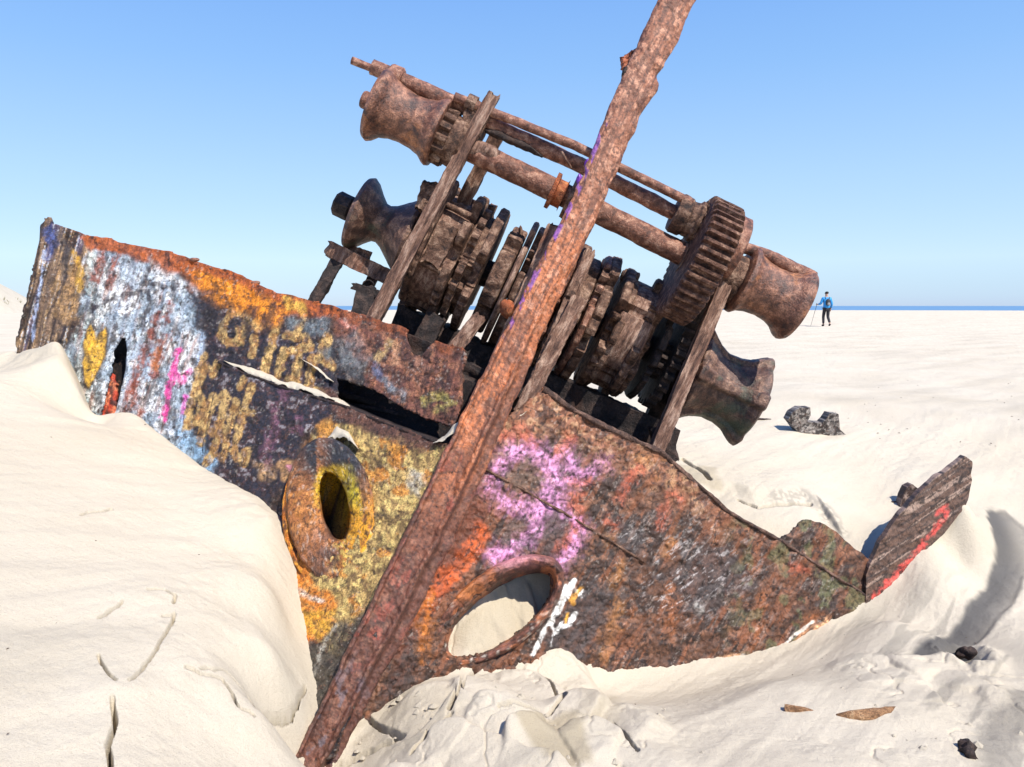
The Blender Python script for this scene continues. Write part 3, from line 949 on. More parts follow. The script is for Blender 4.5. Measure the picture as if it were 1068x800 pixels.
def paintR(x, y):
    n1 = fbm(x / 18, y / 18, 5, 201); n2 = fbm(x / 6, y / 6, 4, 202); n3 = fbm(x / 2.4, y / 2.4, 3, 203)
    q = x + (y - 560) * .55
    st1 = fbm(q / 6, (y - x * .3) / 60, 4, 204); st2 = fbm(q / 2.5, (y - x * .3) / 26, 3, 205)
    c = np.tile(col(90, 66, 54), (len(x), 1))
    c = lay(c, col(56, 45, 42), ss(.46, .56, n1) * .85)
    c = lay(c, col(132, 86, 60), ss(.56, .66, st1) * .6)
    c = lay(c, col(146, 108, 86), ss(.60, .68, n2) * .5)
    # lighter flaking band along the top
    top = np.interp(x, [480, 548, 566, 600, 690, 760, 815, 910], [470, 425, 406, 428, 470, 532, 563, 625])
    dt = y - top + 30 * (n1 - .5)
    m = (1 - ss(14, 60, dt)) * (1 - ss(700, 800, x)) * .75
    ct_ = np.tile(col(150, 106, 82), (len(x), 1))
    ct_ = lay(ct_, col(190, 160, 128), ss(.52, .6, n2) * .7)
    ct_ = lay(ct_, col(96, 66, 54), ss(.54, .62, fbm(x / 4, y / 7, 4, 207)))
    mm = np.clip(m, 0, 1)[:, None]
    c = c * (1 - mm) + ct_ * mm
    # red rust beside the stem and over the hawse ring
    c = blob(c, x, y, [(470, 520), (512, 470), (520, 500), (500, 560), (450, 640), (420, 700), (400, 730), (420, 640)], col(116, 68, 52), 210, 8, 14, .75, .3)
    c = blob(c, x, y, [(502, 546), (512, 560), (480, 600), (446, 640), (436, 660), (440, 620), (470, 585)], col(196, 96, 46), 211, 6, 9, .85, .35)
    c = blob(c, x, y, [(430, 650), (452, 616), (456, 650), (440, 690)], col(196, 124, 48), 212, 5, 9, .7, .45)
    c = blob(c, x, y, [(380, 760), (410, 700), (440, 640), (434, 700), (420, 740)], col(66, 60, 60), 213, 5, 8, .8, .3)
    c = c * np.array([.95, .84, .76])
    # mauve-pink spray
    pk = col(228, 158, 208)
    for pl, w in [([(512, 508), (520, 486), (534, 470), (552, 468), (566, 480), (574, 494)], 8), ([(530, 470), (560, 472)], 8),
                  ([(575, 484), (580, 505), (572, 518), (566, 526)], 9), ([(596, 502), (614, 494), (628, 484)], 6), ([(528, 524), (548, 530), (566, 536), (584, 528)], 9),
                  ([(566, 536), (556, 556), (540, 570), (518, 578)], 8), ([(574, 520), (592, 540), (606, 552), (598, 570), (584, 588)], 7), ([(598, 486), (592, 472)], 6),
                  ([(516, 580), (532, 574)], 6)]:
        c = stroke(c, x, y, pl, w + 3, pk, 233, 10, 9, .2, .6)
        c = stroke(c, x, y, pl, w - 2.5, pk, 214, 5, 9, .66, .75)
    c = stroke(c, x, y, [(556, 560), (544, 566)], 5, col(60, 54, 60), 215, 3, 6, .6)
    c = blob(c, x, y, [(562, 548), (578, 530), (596, 546), (586, 572), (566, 580)], col(74, 62, 62), 216, 4, 8, .85, .2)
    c = blob(c, x, y, [(532, 488), (552, 478), (566, 500), (548, 512), (528, 502)], col(118, 94, 80), 217, 4, 8, .8, .4)
    c = blob(c, x, y, [(520, 552), (540, 540), (548, 556), (528, 566)], col(110, 88, 80), 218, 4, 8, .75, .4)
    # orange-red bleeds
    for pl, w in [([(604, 546), (594, 560), (582, 574)], 4.5), ([(528, 456), (542, 450), (556, 462)], 6), ([(604, 518), (596, 526), (604, 532)], 5.5), ([(584, 470), (594, 460)], 5),
                  ([(658, 494), (652, 512), (646, 520)], 5), ([(700, 520), (692, 536), (690, 550)], 4.5), ([(634, 542), (642, 548)], 5), ([(668, 488), (660, 500)], 5),
                  ([(704, 516), (710, 522)], 5), ([(762, 618), (758, 628)], 5), ([(820, 590), (836, 594)], 5), ([(590, 500), (600, 506), (616, 502)], 3)]:
        c = stroke(c, x, y, pl, w, col(190, 98, 72), 219, 5, 7, .55, .4)
    for pl in [[(660, 474), (678, 468), (690, 478), (668, 486)], [(630, 566), (640, 560), (642, 572)], [(690, 500), (706, 496), (702, 512)], [(706, 550), (698, 578), (690, 584)],
               [(640, 600), (650, 590), (646, 640), (632, 690), (626, 680)]]:
        c = blob(c, x, y, pl, col(176, 120, 70), 220, 6, 12, .55, .45)
    for pl in [[(800, 640), (790, 670), (782, 690), (788, 640), (796, 610)], [(690, 640), (700, 600), (712, 610), (700, 670)], [(650, 660), (660, 620), (668, 640)], [(856, 640), (840, 662), (826, 672), (848, 636)]]:
        c = blob(c, x, y, pl, col(150, 92, 56), 221, 5, 9, .7, .4)
    # grey and black paint with pale scratches
    for pl in [[(640, 560), (660, 536), (676, 550), (672, 575), (650, 578)], [(690, 600), (730, 560), (770, 580), (790, 610), (750, 640), (716, 640)], [(560, 660), (620, 600), (640, 620), (610, 690), (566, 690)]]:
        c = blob(c, x, y, pl, col(64, 58, 58), int(pl[0][1]), 6, 14, .8, .15)
    sc = ss(.60, .66, fbm((x - y * .2) / 9, (y + x * .62) / 2.0, 4, 223))
    zone = np.exp(-(((x - 735) / 55) ** 2 + ((y - 590) / 45) ** 2)) + np.exp(-(((x - 660) / 18) ** 2 + ((y - 560) / 18) ** 2)) + np.exp(-(((x - 700) / 26) ** 2 + ((y - 610) / 34) ** 2))
    c = lay(c, col(206, 200, 198), sc * np.clip(zone, 0, 1) * ss(.42, .54, n2) * .45)
    c = lay(c, col(176, 160, 150), ss(.64, .69, st2) * .22 * ss(.46, .58, n1) * ss(600, 680, x))
    c = lay(c, col(100, 106, 72), ss(.58, .66, fbm(x / 12, y / 16, 3, 225)) * .5 * ss(740, 800, x))
    # white paint splash with drips
    for pl, w in [([(598, 606), (590, 622), (580, 640), (574, 650)], 4.2), ([(590, 612), (584, 632)], 3.6), ([(584, 636), (570, 652), (566, 664), (556, 682)], 2.6), ([(574, 648), (578, 660), (574, 672)], 1.7),
                  ([(586, 650), (580, 660)], 2), ([(600, 640), (594, 650), (584, 654)], 2.6), ([(606, 622), (602, 618), (608, 616)], 2), ([(568, 654), (560, 674)], 1.4)]:
        c = stroke(c, x, y, pl, w * .72, col(236, 234, 230), 226, .9, 2.4, .98, .3)
    for pl, w in [([(606, 614), (596, 626), (598, 630)], 2.0), ([(592, 640), (590, 650)], 2)]:
        c = stroke(c, x, y, pl, w, col(222, 160, 62), 227, 1, 2, .9, .2)
    # peeling pink-tan coat low on the right
    for pl in [[(862, 644), (866, 658), (850, 668), (838, 672), (850, 654)], [(848, 652), (830, 668), (816, 680), (818, 676)], [(740, 690), (760, 682), (776, 682), (770, 694), (744, 698)]]:
        c = blob(c, x, y, pl, col(230, 176, 132), 228, 2, 3, .9, .25)
    c = stroke(c, x, y, [(848, 648), (830, 662), (814, 676)], 1.6, col(236, 226, 214), 229, .8, 1.6, .9, .2)
    c = stroke(c, x, y, [(776, 686), (768, 690)], 4, col(130, 140, 140), 230, 2, 4, .8, .2)
    c = stroke(c, x, y, [(728, 632), (732, 636)], 2.5, col(190, 186, 180), 231, 2, 3, .8, .1)
    c = lay(c, col(214, 204, 194), ss(.68, .74, n3) * .2 * ss(.52, .6, n1))
    c = lay(c, col(36, 28, 27), ss(.67, .73, fbm(x / 3.2, y / 4.2, 4, 232)) * .8)
    return c


def paint_spar(x, y):
    q = (x - 905) * .55 + (y - 600) * .83
    st1 = fbm(q / 3, (x - y) / 60, 4, 301); n = fbm(x / 4, y / 4, 4, 302)
    c = np.tile(col(92, 70, 59), (len(x), 1))
    c = lay(c, col(58, 46, 42), ss(.48, .56, st1))
    c = lay(c, col(166, 140, 124), ss(.58, .64, st1) * .7)
    for pl, w in [([(912, 624), (930, 604), (952, 582), (964, 566)], 4.5), ([(950, 580), (972, 556), (990, 534)], 2.5), ([(976, 536), (988, 526)], 2.5)]:
        c = stroke(c, x, y, pl, w * .75, col(206, 78, 70), 303, 1.5, 4, .9, .5)
    c = lay(c, col(36, 28, 27), ss(.64, .7, n) * .8)
    return c


STY = [-20, 0, 60, 110, 200, 330, 470, 600, 800, 870]
STL = [699, 690, 662, 640, 604, 538, 468, 404, 306, 272]
STR = [730, 721, 694, 667, 630, 571, 511, 451, 344, 308]


def paint_stem(x, y):
    s, u = su(x, y)
    n1 = fbm(s / 14, u / 22, 5, 401); n2 = fbm(s / 5, u / 6, 4, 402); st1 = fbm(s / 2.2, u / 60, 3, 403); n3 = fbm(s / 2, u / 2.4, 3, 404)
    up = ss(300, 640, u)
    c = np.tile(col(124, 74, 52), (len(x), 1))
    c = lay(c, col(148, 98, 74), up * .85)
    c = lay(c, col(188, 112, 70), (ss(260, 380, u) * (1 - ss(560, 700, u))) * .75)
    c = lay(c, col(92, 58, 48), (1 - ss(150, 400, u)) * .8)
    c = lay(c, col(84, 58, 50), ss(.51, .62, n1) * .75 * (1 - up * .5))
    c = lay(c, col(184, 88, 68), ss(.62, .68, n1) * .32 * ss(60, 160, u) * (1 - ss(330, 420, u)))
    c = lay(c, col(206, 154, 126), ss(.55, .63, n2) * .5 * (.3 + .7 * up))
    c = lay(c, col(92, 58, 46), ss(.55, .62, st1) * .65)
    c = lay(c, col(100, 98, 108), ss(.60, .68, fbm(s / 9, u / 14, 3, 405)) * .6 * (1 - ss(60, 160, u)))
    c = lay(c, col(66, 44, 40), ss(.62, .7, n3) * .7)
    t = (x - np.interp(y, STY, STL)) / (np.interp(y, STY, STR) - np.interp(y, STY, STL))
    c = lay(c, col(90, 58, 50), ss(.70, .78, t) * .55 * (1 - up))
    c = lay(c, col(120, 70, 160), .7 * (1 - ss(.03, .07, t)) * ss(.53, .58, fbm(x / 6, y / 12, 3, 409)) * ss(480, 520, u) * (1 - ss(720, 760, u)))
    return c


# ------------------------------------------------------------------ plates cut from the hull surface
def sheet(name, outline, depth, paint, step, parent, mat, holes=(), rag=1.5, relief=0.012, thick=0.014, seed=0, strk=0.0, warp=None):
    out = rough_poly(outline, rag, 3.0, seed)
    hol = [rough_poly(h, rag * .5, 3.0, seed + 9) for h in holes]
    x0, y0 = out.min(0) - step; x1, y1 = out.max(0) + step
    xs = np.arange(x0, x1, step); ys = np.arange(y0, y1, step)
    nx, ny = len(xs), len(ys)
    X, Yy = np.meshgrid(xs, ys)
    cx = X[:-1, :-1] + step / 2; cy = Yy[:-1, :-1] + step / 2
    keep = inside(cx, cy, out)
    for h in hol:
        keep &= ~inside(cx, cy, h)
    i, j = np.nonzero(keep)
    a = i * nx + j
    f = np.stack([a + nx, a + nx + 1, a + 1, a], -1)
    cnt = np.bincount(f.ravel(), minlength=nx * ny)
    used = cnt > 0
    px = X.ravel().copy(); py = Yy.ravel().copy()
    bd = used & (cnt < 4)
    idx = np.nonzero(bd)[0]
    sx, sy, sd = snapto(px[idx], py[idx], out)
    for h in hol:
        hx, hy, hd = snapto(px[idx], py[idx], h)
        q = hd < sd
        sx[q] = hx[q]; sy[q] = hy[q]; sd[q] = hd[q]
    ok = sd < step * 1.5
    px[idx[ok]] = sx[ok]; py[idx[ok]] = sy[ok]
    mp = np.full(nx * ny, -1)
    mp[used] = np.arange(used.sum())
    f = mp[f]
    px = px[used]; py = py[used]
    D = depth(px, py)
    rel = relief * 2 * (fbm(px / 14, py / 14, 5, seed + 21, .6) - .5) + relief * .5 * (fbm(px / 3.2, py / 3.2, 3, seed + 22) - .5)
    qn = fbm(px / 11, py / 11, 5, seed + 31, .6) * 10
    rel = rel + relief * .55 * (np.floor(qn) + ss(.7, 1.0, qn - np.floor(qn)) - 5) / 2.2
    if strk:
        rel = rel + (1 - ss(70, 110, px)) * .02 * (fbm((px + (py - 400) * .22) / 4, py / 90, 3, seed + 41) - .5) * 2
        q = px + (py - 400) * .25
        rel = rel + strk * (fbm(q / 5, py / 70, 4, seed + 23) - .5) * 2
    if warp is not None:
        rel = rel + warp(px, py)
    v = P(px, py, D - rel)
    pc = paint(px, py)
    if thick > .035:            # a solid piece: straight back, with its own sides
        nv_ = len(v)
        e = np.concatenate([f[:, [0, 1]], f[:, [1, 2]], f[:, [2, 3]], f[:, [3, 0]]])
        key = np.sort(e, 1); key = key[:, 0].astype(np.int64) * nv_ + key[:, 1]
        u_, first, cn = np.unique(key, return_index=True, return_counts=True)
        be = e[first[cn == 1]]
        wb = v + np.array([0, 1, 0]) * (thick + .3 * rel[:, None])
        f = np.concatenate([f, f[:, ::-1] + nv_, np.stack([be[:, 1], be[:, 0], be[:, 0] + nv_, be[:, 1] + nv_], -1)])
        return mesh_obj(name, np.concatenate([v, wb]), f, mat, parent, np.concatenate([pc, pc]), True, 50)
    o = mesh_obj(name, v, f, mat, parent, pc)
    solidify(o, thick, -1)
    return o


base = P(350, 740, 3.0)
wreck = thing('shipwreck', 'rusted ship bow covered in worn graffiti, tilted and half buried in pale sand', 'shipwreck', (float(base[0]), float(base[1]), float(base[2])))

# left side, upper strake (runs to the far left end)
upperL = [(12, 420), (18, 366), (26, 320), (36, 272), (43, 234), (50, 225), (54, 233), (66, 238), (80, 241), (110, 248), (150, 258), (176, 262), (200, 270), (226, 279), (250, 287), (272, 297),
          (290, 305), (320, 312), (345, 318), (372, 326), (400, 335), (424, 343), (426, 356), (430, 370), (440, 372), (447, 362), (456, 356), (474, 360), (484, 363), (482, 388), (482, 414), (474, 446),
          (440, 434), (410, 420), (388, 404), (368, 398), (350, 392), (352, 412), (345, 430), (260, 402), (234, 392), (240, 440), (236, 520), (230, 560), (90, 560), (40, 470)]
slit = [(124, 352), (131, 352), (133, 366), (131, 386), (125, 408), (121, 430), (112, 438), (104, 436), (108, 414), (114, 392), (118, 370)]
WARPL = lambda x, y: 0.05 * (fbm(x / 40, y / 90, 2, 71) - .5) - 0.05 * ss(350, 440, x) * ss(330, 440, y)
o = sheet('hull_plate', upperL, YL, paintL, 1.15, wreck, M_hull, [slit], 1.8, .016, .016, 1, .022, WARPL)

# lower strake: stands a hand's width proud of the upper one
lowerL = [(232, 378), (252, 387), (290, 401), (330, 413), (352, 420), (380, 431), (420, 447), (466, 464), (478, 458), (470, 500), (440, 560), (410, 620), (372, 720), (350, 790), (300, 800), (296, 700), (230, 600), (200, 540), (206, 500), (216, 440), (226, 400)]


def offL(x, y):
    return .075 * ss(205, 262, x + (y - 380) * .2)


YLL = lambda x, y: YL(x, y) - offL(x, y)


def ell(cx, cy, a, b, rot, n=72):
    t = np.linspace(0, 2 * math.pi, n, endpoint=False)
    r = R(rot)
    ex = a * np.cos(t); ey = b * np.sin(t)
    return np.stack([cx + ex * math.cos(r) - ey * math.sin(r), cy + ex * math.sin(r) + ey * math.cos(r)], -1)


sheet('hull_plate', lowerL, YLL, paintL, 1.15, wreck, M_hull, [ell(349, 529, 26, 50, -8)], 1.2, .013, .016, 2, .006)

# ledge between the two strakes
lp = np.array([(228, 377), (252, 387), (290, 401), (330, 413), (352, 420), (380, 431), (420, 447), (470, 465)], float)
lp = rough_poly(lp, 1.0, 4, 5, closed=False)
va = P(lp[:, 0], lp[:, 1], YLL(lp[:, 0], lp[:, 1]) - .004)
vb = P(lp[:, 0], lp[:, 1] - 3.5, YL(lp[:, 0], lp[:, 1]) + .25)
k = len(lp)
lv = np.concatenate([va, vb])
lf = np.array([(i, i + 1, k + i + 1, k + i) for i in range(k - 1)])
lo = mesh_obj('ledge', lv, lf, M_dark, wreck)
solidify(lo, .012, -1)

# dark sheet added behind the slit so it reads black, and the red-leaded edge the slit shows
ins = [(96, 340), (140, 340), (146, 450), (92, 460)]
sheet('slit_backing', ins, lambda x, y: YL(x, y) + .16, lambda x, y: np.tile(col(30, 24, 24), (len(x), 1)), 4, wreck, M_hull, (), 1, .01, .03, 3)
redp = [(104, 400), (118, 388), (120, 402), (117, 438), (102, 440)]
sheet('red_rib', redp, lambda x, y: YL(x, y) + .035, lambda x, y: lay(lay(np.tile(col(196, 76, 52), (len(x), 1)), col(90, 50, 44), ss(.5, .6, fbm(x / 4, y / 7, 3, 5))), col(220, 130, 90), ss(.58, .65, fbm(x / 3, y / 5, 3, 6))), 1.5, wreck, M_hull, (), 1, .012, .03, 4)

gapb = [(322, 352), (420, 380), (500, 400), (500, 480), (420, 470), (330, 430)]  # dark sheet added behind the gap so the opening reads black
sheet('gap_backing', gapb, lambda x, y: YL(x, y) + .30, lambda x, y: np.tile(col(34, 28, 28), (len(x), 1)), 4, wreck, M_hull, (), 1, .01, .03, 13)

# right side
plateR = [(325, 805), (392, 690), (452, 560), (498, 470), (536, 430), (552, 420), (566, 405), (584, 416), (600, 428), (630, 444), (660, 458), (690, 472), (722, 500), (760, 533), (790, 552), (815, 564), (860, 594), (912, 626),
          (930, 650), (930, 760), (700, 800)]
hawR = ell(520, 640, 68, 28, -37)
sheet('hull_plate', plateR, YR, paintR, 1.15, wreck, M_hullr, [hawR], 1.2, .015, .018, 5, 0)
plateD = [(808, 566), (824, 556), (838, 543), (846, 541), (872, 554), (892, 574), (916, 588), (934, 612), (926, 650), (906, 628), (860, 598)]
sheet('hull_plate', plateD, lambda x, y: YR(x, y) + .025, paintR, 1.5, wreck, M_hullr, (), 1.5, .014, .016, 6)
spar = [(904, 596), (914, 574), (930, 548), (948, 524), (974, 500), (996, 484), (1006, 476), (1013, 482), (1014, 500), (1007, 530), (985, 556), (955, 586), (930, 612), (915, 640), (900, 680)]
o = sheet('bow_frame', spar, lambda x, y: YR(x, y) - .012, paint_spar, 1.2, wreck, M_hullr, (), 1.6, .010, .045, 7)

# rail along the top of the right side, lap seam and stringer


def tube(name, pts, r, mat, parent, seg=10, nz=0.25, seed=1, cap=True, step=0.015, cols=None, sharp=None):
    """a lumpy tube along 3D points; r is a number or one radius per point"""
    pts = np.asarray(pts, float)
    rr = np.full(len(pts), r) if np.isscalar(r) else np.asarray(r, float)
    L = np.concatenate([[0], np.cumsum(np.linalg.norm(np.diff(pts, axis=0), axis=1))])
    n = max(2, int(L[-1] / step))
    t = np.linspace(0, L[-1], n)
    q = np.stack([np.interp(t, L, pts[:, k]) for k in range(3)], -1)
    rad = np.interp(t, L, rr)
    d = np.gradient(q, axis=0)
    d /= np.linalg.norm(d, axis=1)[:, None]
    ref = np.array([0, 1, 0.]) if abs(d[0][1]) < .8 else np.array([0, 0, 1.])
    b1 = np.cross(d, ref); b1 /= np.linalg.norm(b1, axis=1)[:, None]
    b2 = np.cross(d, b1)
    th = np.linspace(0, 2 * math.pi, seg, endpoint=False)
    k = np.arange(seg)
    NZ = fbm((np.cos(th) * 1.5)[None, :] + 7 + (t * 9)[:, None], (np.sin(th) * 1.5)[None, :] + 3 + (t * 13)[:, None], 4, seed)
    m = rad[:, None] * (1 + nz * 2 * (NZ - .5))
    v = q[:, None, :] + m[..., None] * (np.cos(th)[None, :, None] * b1[:, None, :] + np.sin(th)[None, :, None] * b2[:, None, :])
    v = v.reshape(-1, 3)
    i = np.arange(n - 1)[:, None] * seg; j = k[None, :]; j2 = (j + 1) % seg
    f = [tuple(int(z) for z in w) for w in np.stack([i + j, i + j2, i + seg + j2, i + seg + j], -1).reshape(-1, 4)]
    if cap:
        f.append(tuple(range(seg))[::-1]); f.append(tuple((n - 1) * seg + z for z in range(seg)))
    return mesh_obj(name, v, f, mat, parent, cols, True, sharp)


def pxline(poly, Yf, dy=0.0):
    p = rough_poly(poly, .6, 5, 8, closed=False)
    return P(p[:, 0], p[:, 1], Yf(p[:, 0], p[:, 1]) + dy)


RAILP = [(566, 406), (600, 429), (640, 449), (690, 472), (726, 504), (762, 535), (815, 564), (860, 594), (912, 626)]
tube('rail', pxline(RAILP, YR, .0), np.linspace(.017, .006, len(pxline(RAILP, YR, .0))), rust_mat('rust_rail', col(58, 44, 42), col(98, 74, 64), col(146, 114, 98), col(80, 56, 50), 24), wreck, 10, .8, 4)
tube('lap_seam', pxline([(502, 488), (530, 502), (560, 519), (600, 542), (640, 566), (672, 586)], YR, -.003), .0065, M_disc, wreck, 6, .9, 5)

# ------------------------------------------------------------------ stem post


def stem():
    n = 900
    t = np.linspace(0, 1, n)
    y = 870 - t * 890
    cxl = np.interp(y, STY, STL)
    cxr = np.interp(y, STY, STR)
    lump = 5 * np.exp(-((y - 84) / 10.0) ** 2) + 4 * np.exp(-((y - 100) / 8.0) ** 2) + 3 * np.exp(-((y - 128) / 14.0) ** 2) - 4 * np.exp(-((y - 70) / 6.0) ** 2)
    cxr = cxr + lump + 3.0 * (fbm(y / 14, 0 * y, 4, 11) - .5) * 2
    cxl = cxl + 2.0 * (fbm(y / 12, 0 * y + 5, 4, 12) - .5) * 2
    _, u = su((cxl + cxr) / 2, y)
    # cross-section: position across (0..1) and how far it stands towards the viewer
    prof = [(0.02, -.12), (0.0, -.04), (.0, .03), (.03, .052), (.09, .056), (.13, .040), (.2, .034), (.3, .033), (.4, .036), (.5, .038), (.58, .040), (.63, .052), (.68, .055), (.72, .046), (.75, .012), (.8, -.004), (.88, -.008), (.95, -.012), (1.0, -.022), (1.0, -.05), (.96, -.12)]
    prof = np.array(prof)
    # refine
    s0 = np.linspace(0, len(prof) - 1, 61)
    qx = np.interp(s0, np.arange(len(prof)), prof[:, 0]); qp = np.interp(s0, np.arange(len(prof)), prof[:, 1])
    flat = ss(430, 640, u)[:, None]          # the upper part is a plain bulb bar, its flange wasted away
    pr = qp[None, :] * (1 - flat) + flat * (np.where(qp > -.03, .05 * np.sqrt(np.clip(1 - ((qx - .5) / .5) ** 2, 0, 1)) - .01, qp))[None, :]
    X = cxl[:, None] + (cxr - cxl)[:, None] * qx[None, :]
    Yp = y[:, None] + (qx[None, :] - .5) * 18
    NZ = .012 * (fbm(X / 8, Yp / 13, 4, 13, .55) - .5) * 2 + .003 * (fbm(X / 2.4, Yp / 2.4, 3, 14) - .5) * 2
    NZ *= (qp > -.1)[None, :]
    D = Yst(u)[:, None] - .045 - pr - NZ
    v = P(X, Yp, D).reshape(-1, 3)
    m = len(qx)
    i = np.arange(n - 1)[:, None] * m; j = np.arange(m)[None, :]; j2 = (j + 1) % m
    f = np.stack([i + j, i + j2, i + m + j2, i + m + j], -1).reshape(-1, 4)
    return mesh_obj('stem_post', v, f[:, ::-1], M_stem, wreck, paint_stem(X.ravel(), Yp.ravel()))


stem()


def scab(px, py, Y, r, mat, name, parent, seed, sq=(1, 1, 1)):
    """a lump of scale or stone"""
    nu, nv = 22, 14
    a = np.linspace(0, 2 * math.pi, nu, endpoint=False); bb = np.linspace(0.02, math.pi - .02, nv)
    A, B = np.meshgrid(a, bb)
    d = np.stack([np.cos(A) * np.sin(B), np.sin(A) * np.sin(B), np.cos(B)], -1)
    k = 1 + .7 * (fbm(d[..., 0] * 1.6 + 5 + seed, d[..., 1] * 1.6 + d[..., 2] * 1.3 + 9, 4, seed) - .5)
    c0 = P(px, py, Y)
    v = (c0 + d * (k * r)[..., None] * np.array(sq)).reshape(-1, 3)
    i = np.arange(nv - 1)[:, None] * nu; j = np.arange(nu)[None, :]; j2 = (j + 1) % nu
    f = np.stack([i + j, i + j2, i + nu + j2, i + nu + j], -1).reshape(-1, 4)[:, ::-1]
    return mesh_obj(name, v, f, mat, parent, None, True, 40)


M_purple = plain_mat('purple_paint', col(120, 50, 170), .5)
flk = [(649, 60), (656, 54), (664, 50), (665, 60), (658, 72), (652, 70)]
sheet('rust_flake', flk, lambda x, y: 4.33 + 0 * x, lambda x, y: lay(np.tile(col(150, 84, 56), (len(x), 1)), col(74, 46, 44), ss(655, 662, x)), 1.2, wreck, M_stem, (), 1, .03, .03, 8)
for k, (a, b, r) in enumerate([(672, 42, .016), (651, 88, .016), (652, 78, .02), (642, 104, .012), (628, 138, .013), (613, 172, .016), (604, 188, .016)]):
    scab(a, b, float(Yst(su(a, b)[1])) - .03, r * 1.25, M_purple if k in (5, 6) else M_dark, 'rust_scab', wreck, k, (.8, .9, 1.5))

for k, (a, b, r) in enumerate([(203, 267, .02), (222, 276, .014), (266, 291, .018), (90, 242, .012), (232, 279, .012), (176, 261, .012), (300, 306, .012)]):
    scab(a, b + 4.0, float(YL(a, b)) + .004, r * .85, M_shaft, 'rust_scab', wreck, 20 + k, (1.9, .9, .75))

# ------------------------------------------------------------------ hawse pipes


def ring(name, loops, Yf, paint, mat, parent, n=120, rel=.008, seed=1, endcap=False):
    vs_, pc = [], []
    for (cx, cy, a, b, rot, p) in loops:
        e = ell(cx, cy, a, b, rot, n)
        e = e + 1.0 * (np.stack([fbm(e[:, 0] / 7, e[:, 1] / 7, 3, seed), fbm(e[:, 0] / 7, e[:, 1] / 7, 3, seed + 4)], -1) - .5) * 2
        nz = rel * 2 * (fbm(e[:, 0] / 6, e[:, 1] / 6, 4, seed + 7) - .5)
        vs_.append(P(e[:, 0], e[:, 1], Yf(cx, cy) * .35 + Yf(e[:, 0], e[:, 1]) * .65 - p - nz))
        pc.append(e)
    v = np.concatenate(vs_); pc = np.concatenate(pc)
    m = len(loops)
    i = np.arange(m - 1)[:, None] * n; j = np.arange(n)[None, :]; j2 = (j + 1) % n
    f = np.stack([i + j, i + j2, i + n + j2, i + n + j], -1).reshape(-1, 4)
    f = [tuple(int(q) for q in w) for w in f]
    if endcap:
        f.append(tuple((m - 1) * n + q for q in range(n)))
    return mesh_obj(name, v, f, mat, parent, paint(pc[:, 0], pc[:, 1]))


def resample(loops, k=5):
    L = np.array(loops, float)
    t = np.linspace(0, len(L) - 1, (len(L) - 1) * k + 1)
    return [tuple(np.interp(q, np.arange(len(L)), L[:, c]) for c in range(6)) for q in t]


def paint_hawL(x, y):
    n1 = fbm(x / 9, y / 9, 4, 501); n2 = fbm(x / 4, y / 4, 4, 502); n3 = fbm(x / 2, y / 2.5, 3, 503)
    c = np.tile(col(170, 108, 62), (len(x), 1))
    a = np.arctan2(y - 530, (x - 348) * 1.7)
    c = lay(c, col(172, 128, 108), ss(.5, .6, n2) * .7)
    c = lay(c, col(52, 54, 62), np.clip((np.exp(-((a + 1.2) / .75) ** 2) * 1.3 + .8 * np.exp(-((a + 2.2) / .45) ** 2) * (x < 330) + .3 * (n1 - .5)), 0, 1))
    e = np.hypot((x - 349) / 1.0, (y - 529) * .55)
    inner = 1 - ss(20, 27, e + 8 * (n1 - .5))
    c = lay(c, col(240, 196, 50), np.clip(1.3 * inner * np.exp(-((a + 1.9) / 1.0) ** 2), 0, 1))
    c = lay(c, col(222, 200, 60), (1 - ss(24, 31, e + 8 * (n1 - .5))) * np.exp(-((a + .3) / .6) ** 2) * .95)
    c = lay(c, col(244, 172, 46), np.exp(-((a - .5) / .6) ** 2) * ss(.42, .5, n1 + .12) * .95)
    c = lay(c, col(240, 206, 100), np.exp(-((a - 1.2) / .4) ** 2) * ss(.45, .55, n2) * .7)
    c = lay(c, col(80, 60, 58), np.exp(-((a - 1.7) / .5) ** 2) * ss(.4, .55, n1) * .8)
    c = lay(c, col(200, 130, 50), np.exp(-((np.abs(a) - 3.0) / .4) ** 2) * ss(.48, .56, n2) * .7)
    c = lay(c, col(214, 214, 206), ss(.68, .73, n3) * .3)
    c = lay(c, col(46, 36, 34), ss(.62, .7, fbm(x / 3, y / 3, 3, 504)) * .8)
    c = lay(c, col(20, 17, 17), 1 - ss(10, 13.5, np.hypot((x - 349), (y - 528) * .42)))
    return c


HL = [(345, 533, 46, 77, -7, -.03), (345, 533, 46, 77, -7, .05), (345, 533, 44, 75, -7, .07), (346, 532, 38, 66, -8, .08), (347, 531, 29, 54, -8, .072), (348, 530, 21, 43, -9, .05), (349, 528.5, 16, 37, -10, .03), (349, 528, 14.6, 35.5, -10, -.06), (350, 528, 13.5, 34, -10, -.3)]
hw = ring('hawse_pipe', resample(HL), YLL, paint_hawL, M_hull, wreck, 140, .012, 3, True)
LIP = [(341, 543, 47, 72, -6, -.04), (341, 543, 47, 72, -6, .03), (341, 543, 43, 68, -6, .035), (342, 541, 36, 62, -6, .0)]
ring('flange', resample(LIP, 4), YLL, lambda x, y: lay(lay(np.tile(col(206, 118, 40), (len(x), 1)), col(110, 70, 44), ss(.5, .6, fbm(x / 6, y / 9, 4, 77))), col(232, 160, 60), ss(.56, .63, fbm(x / 4, y / 4, 3, 78))), M_hull, hw, 120, .012, 5)


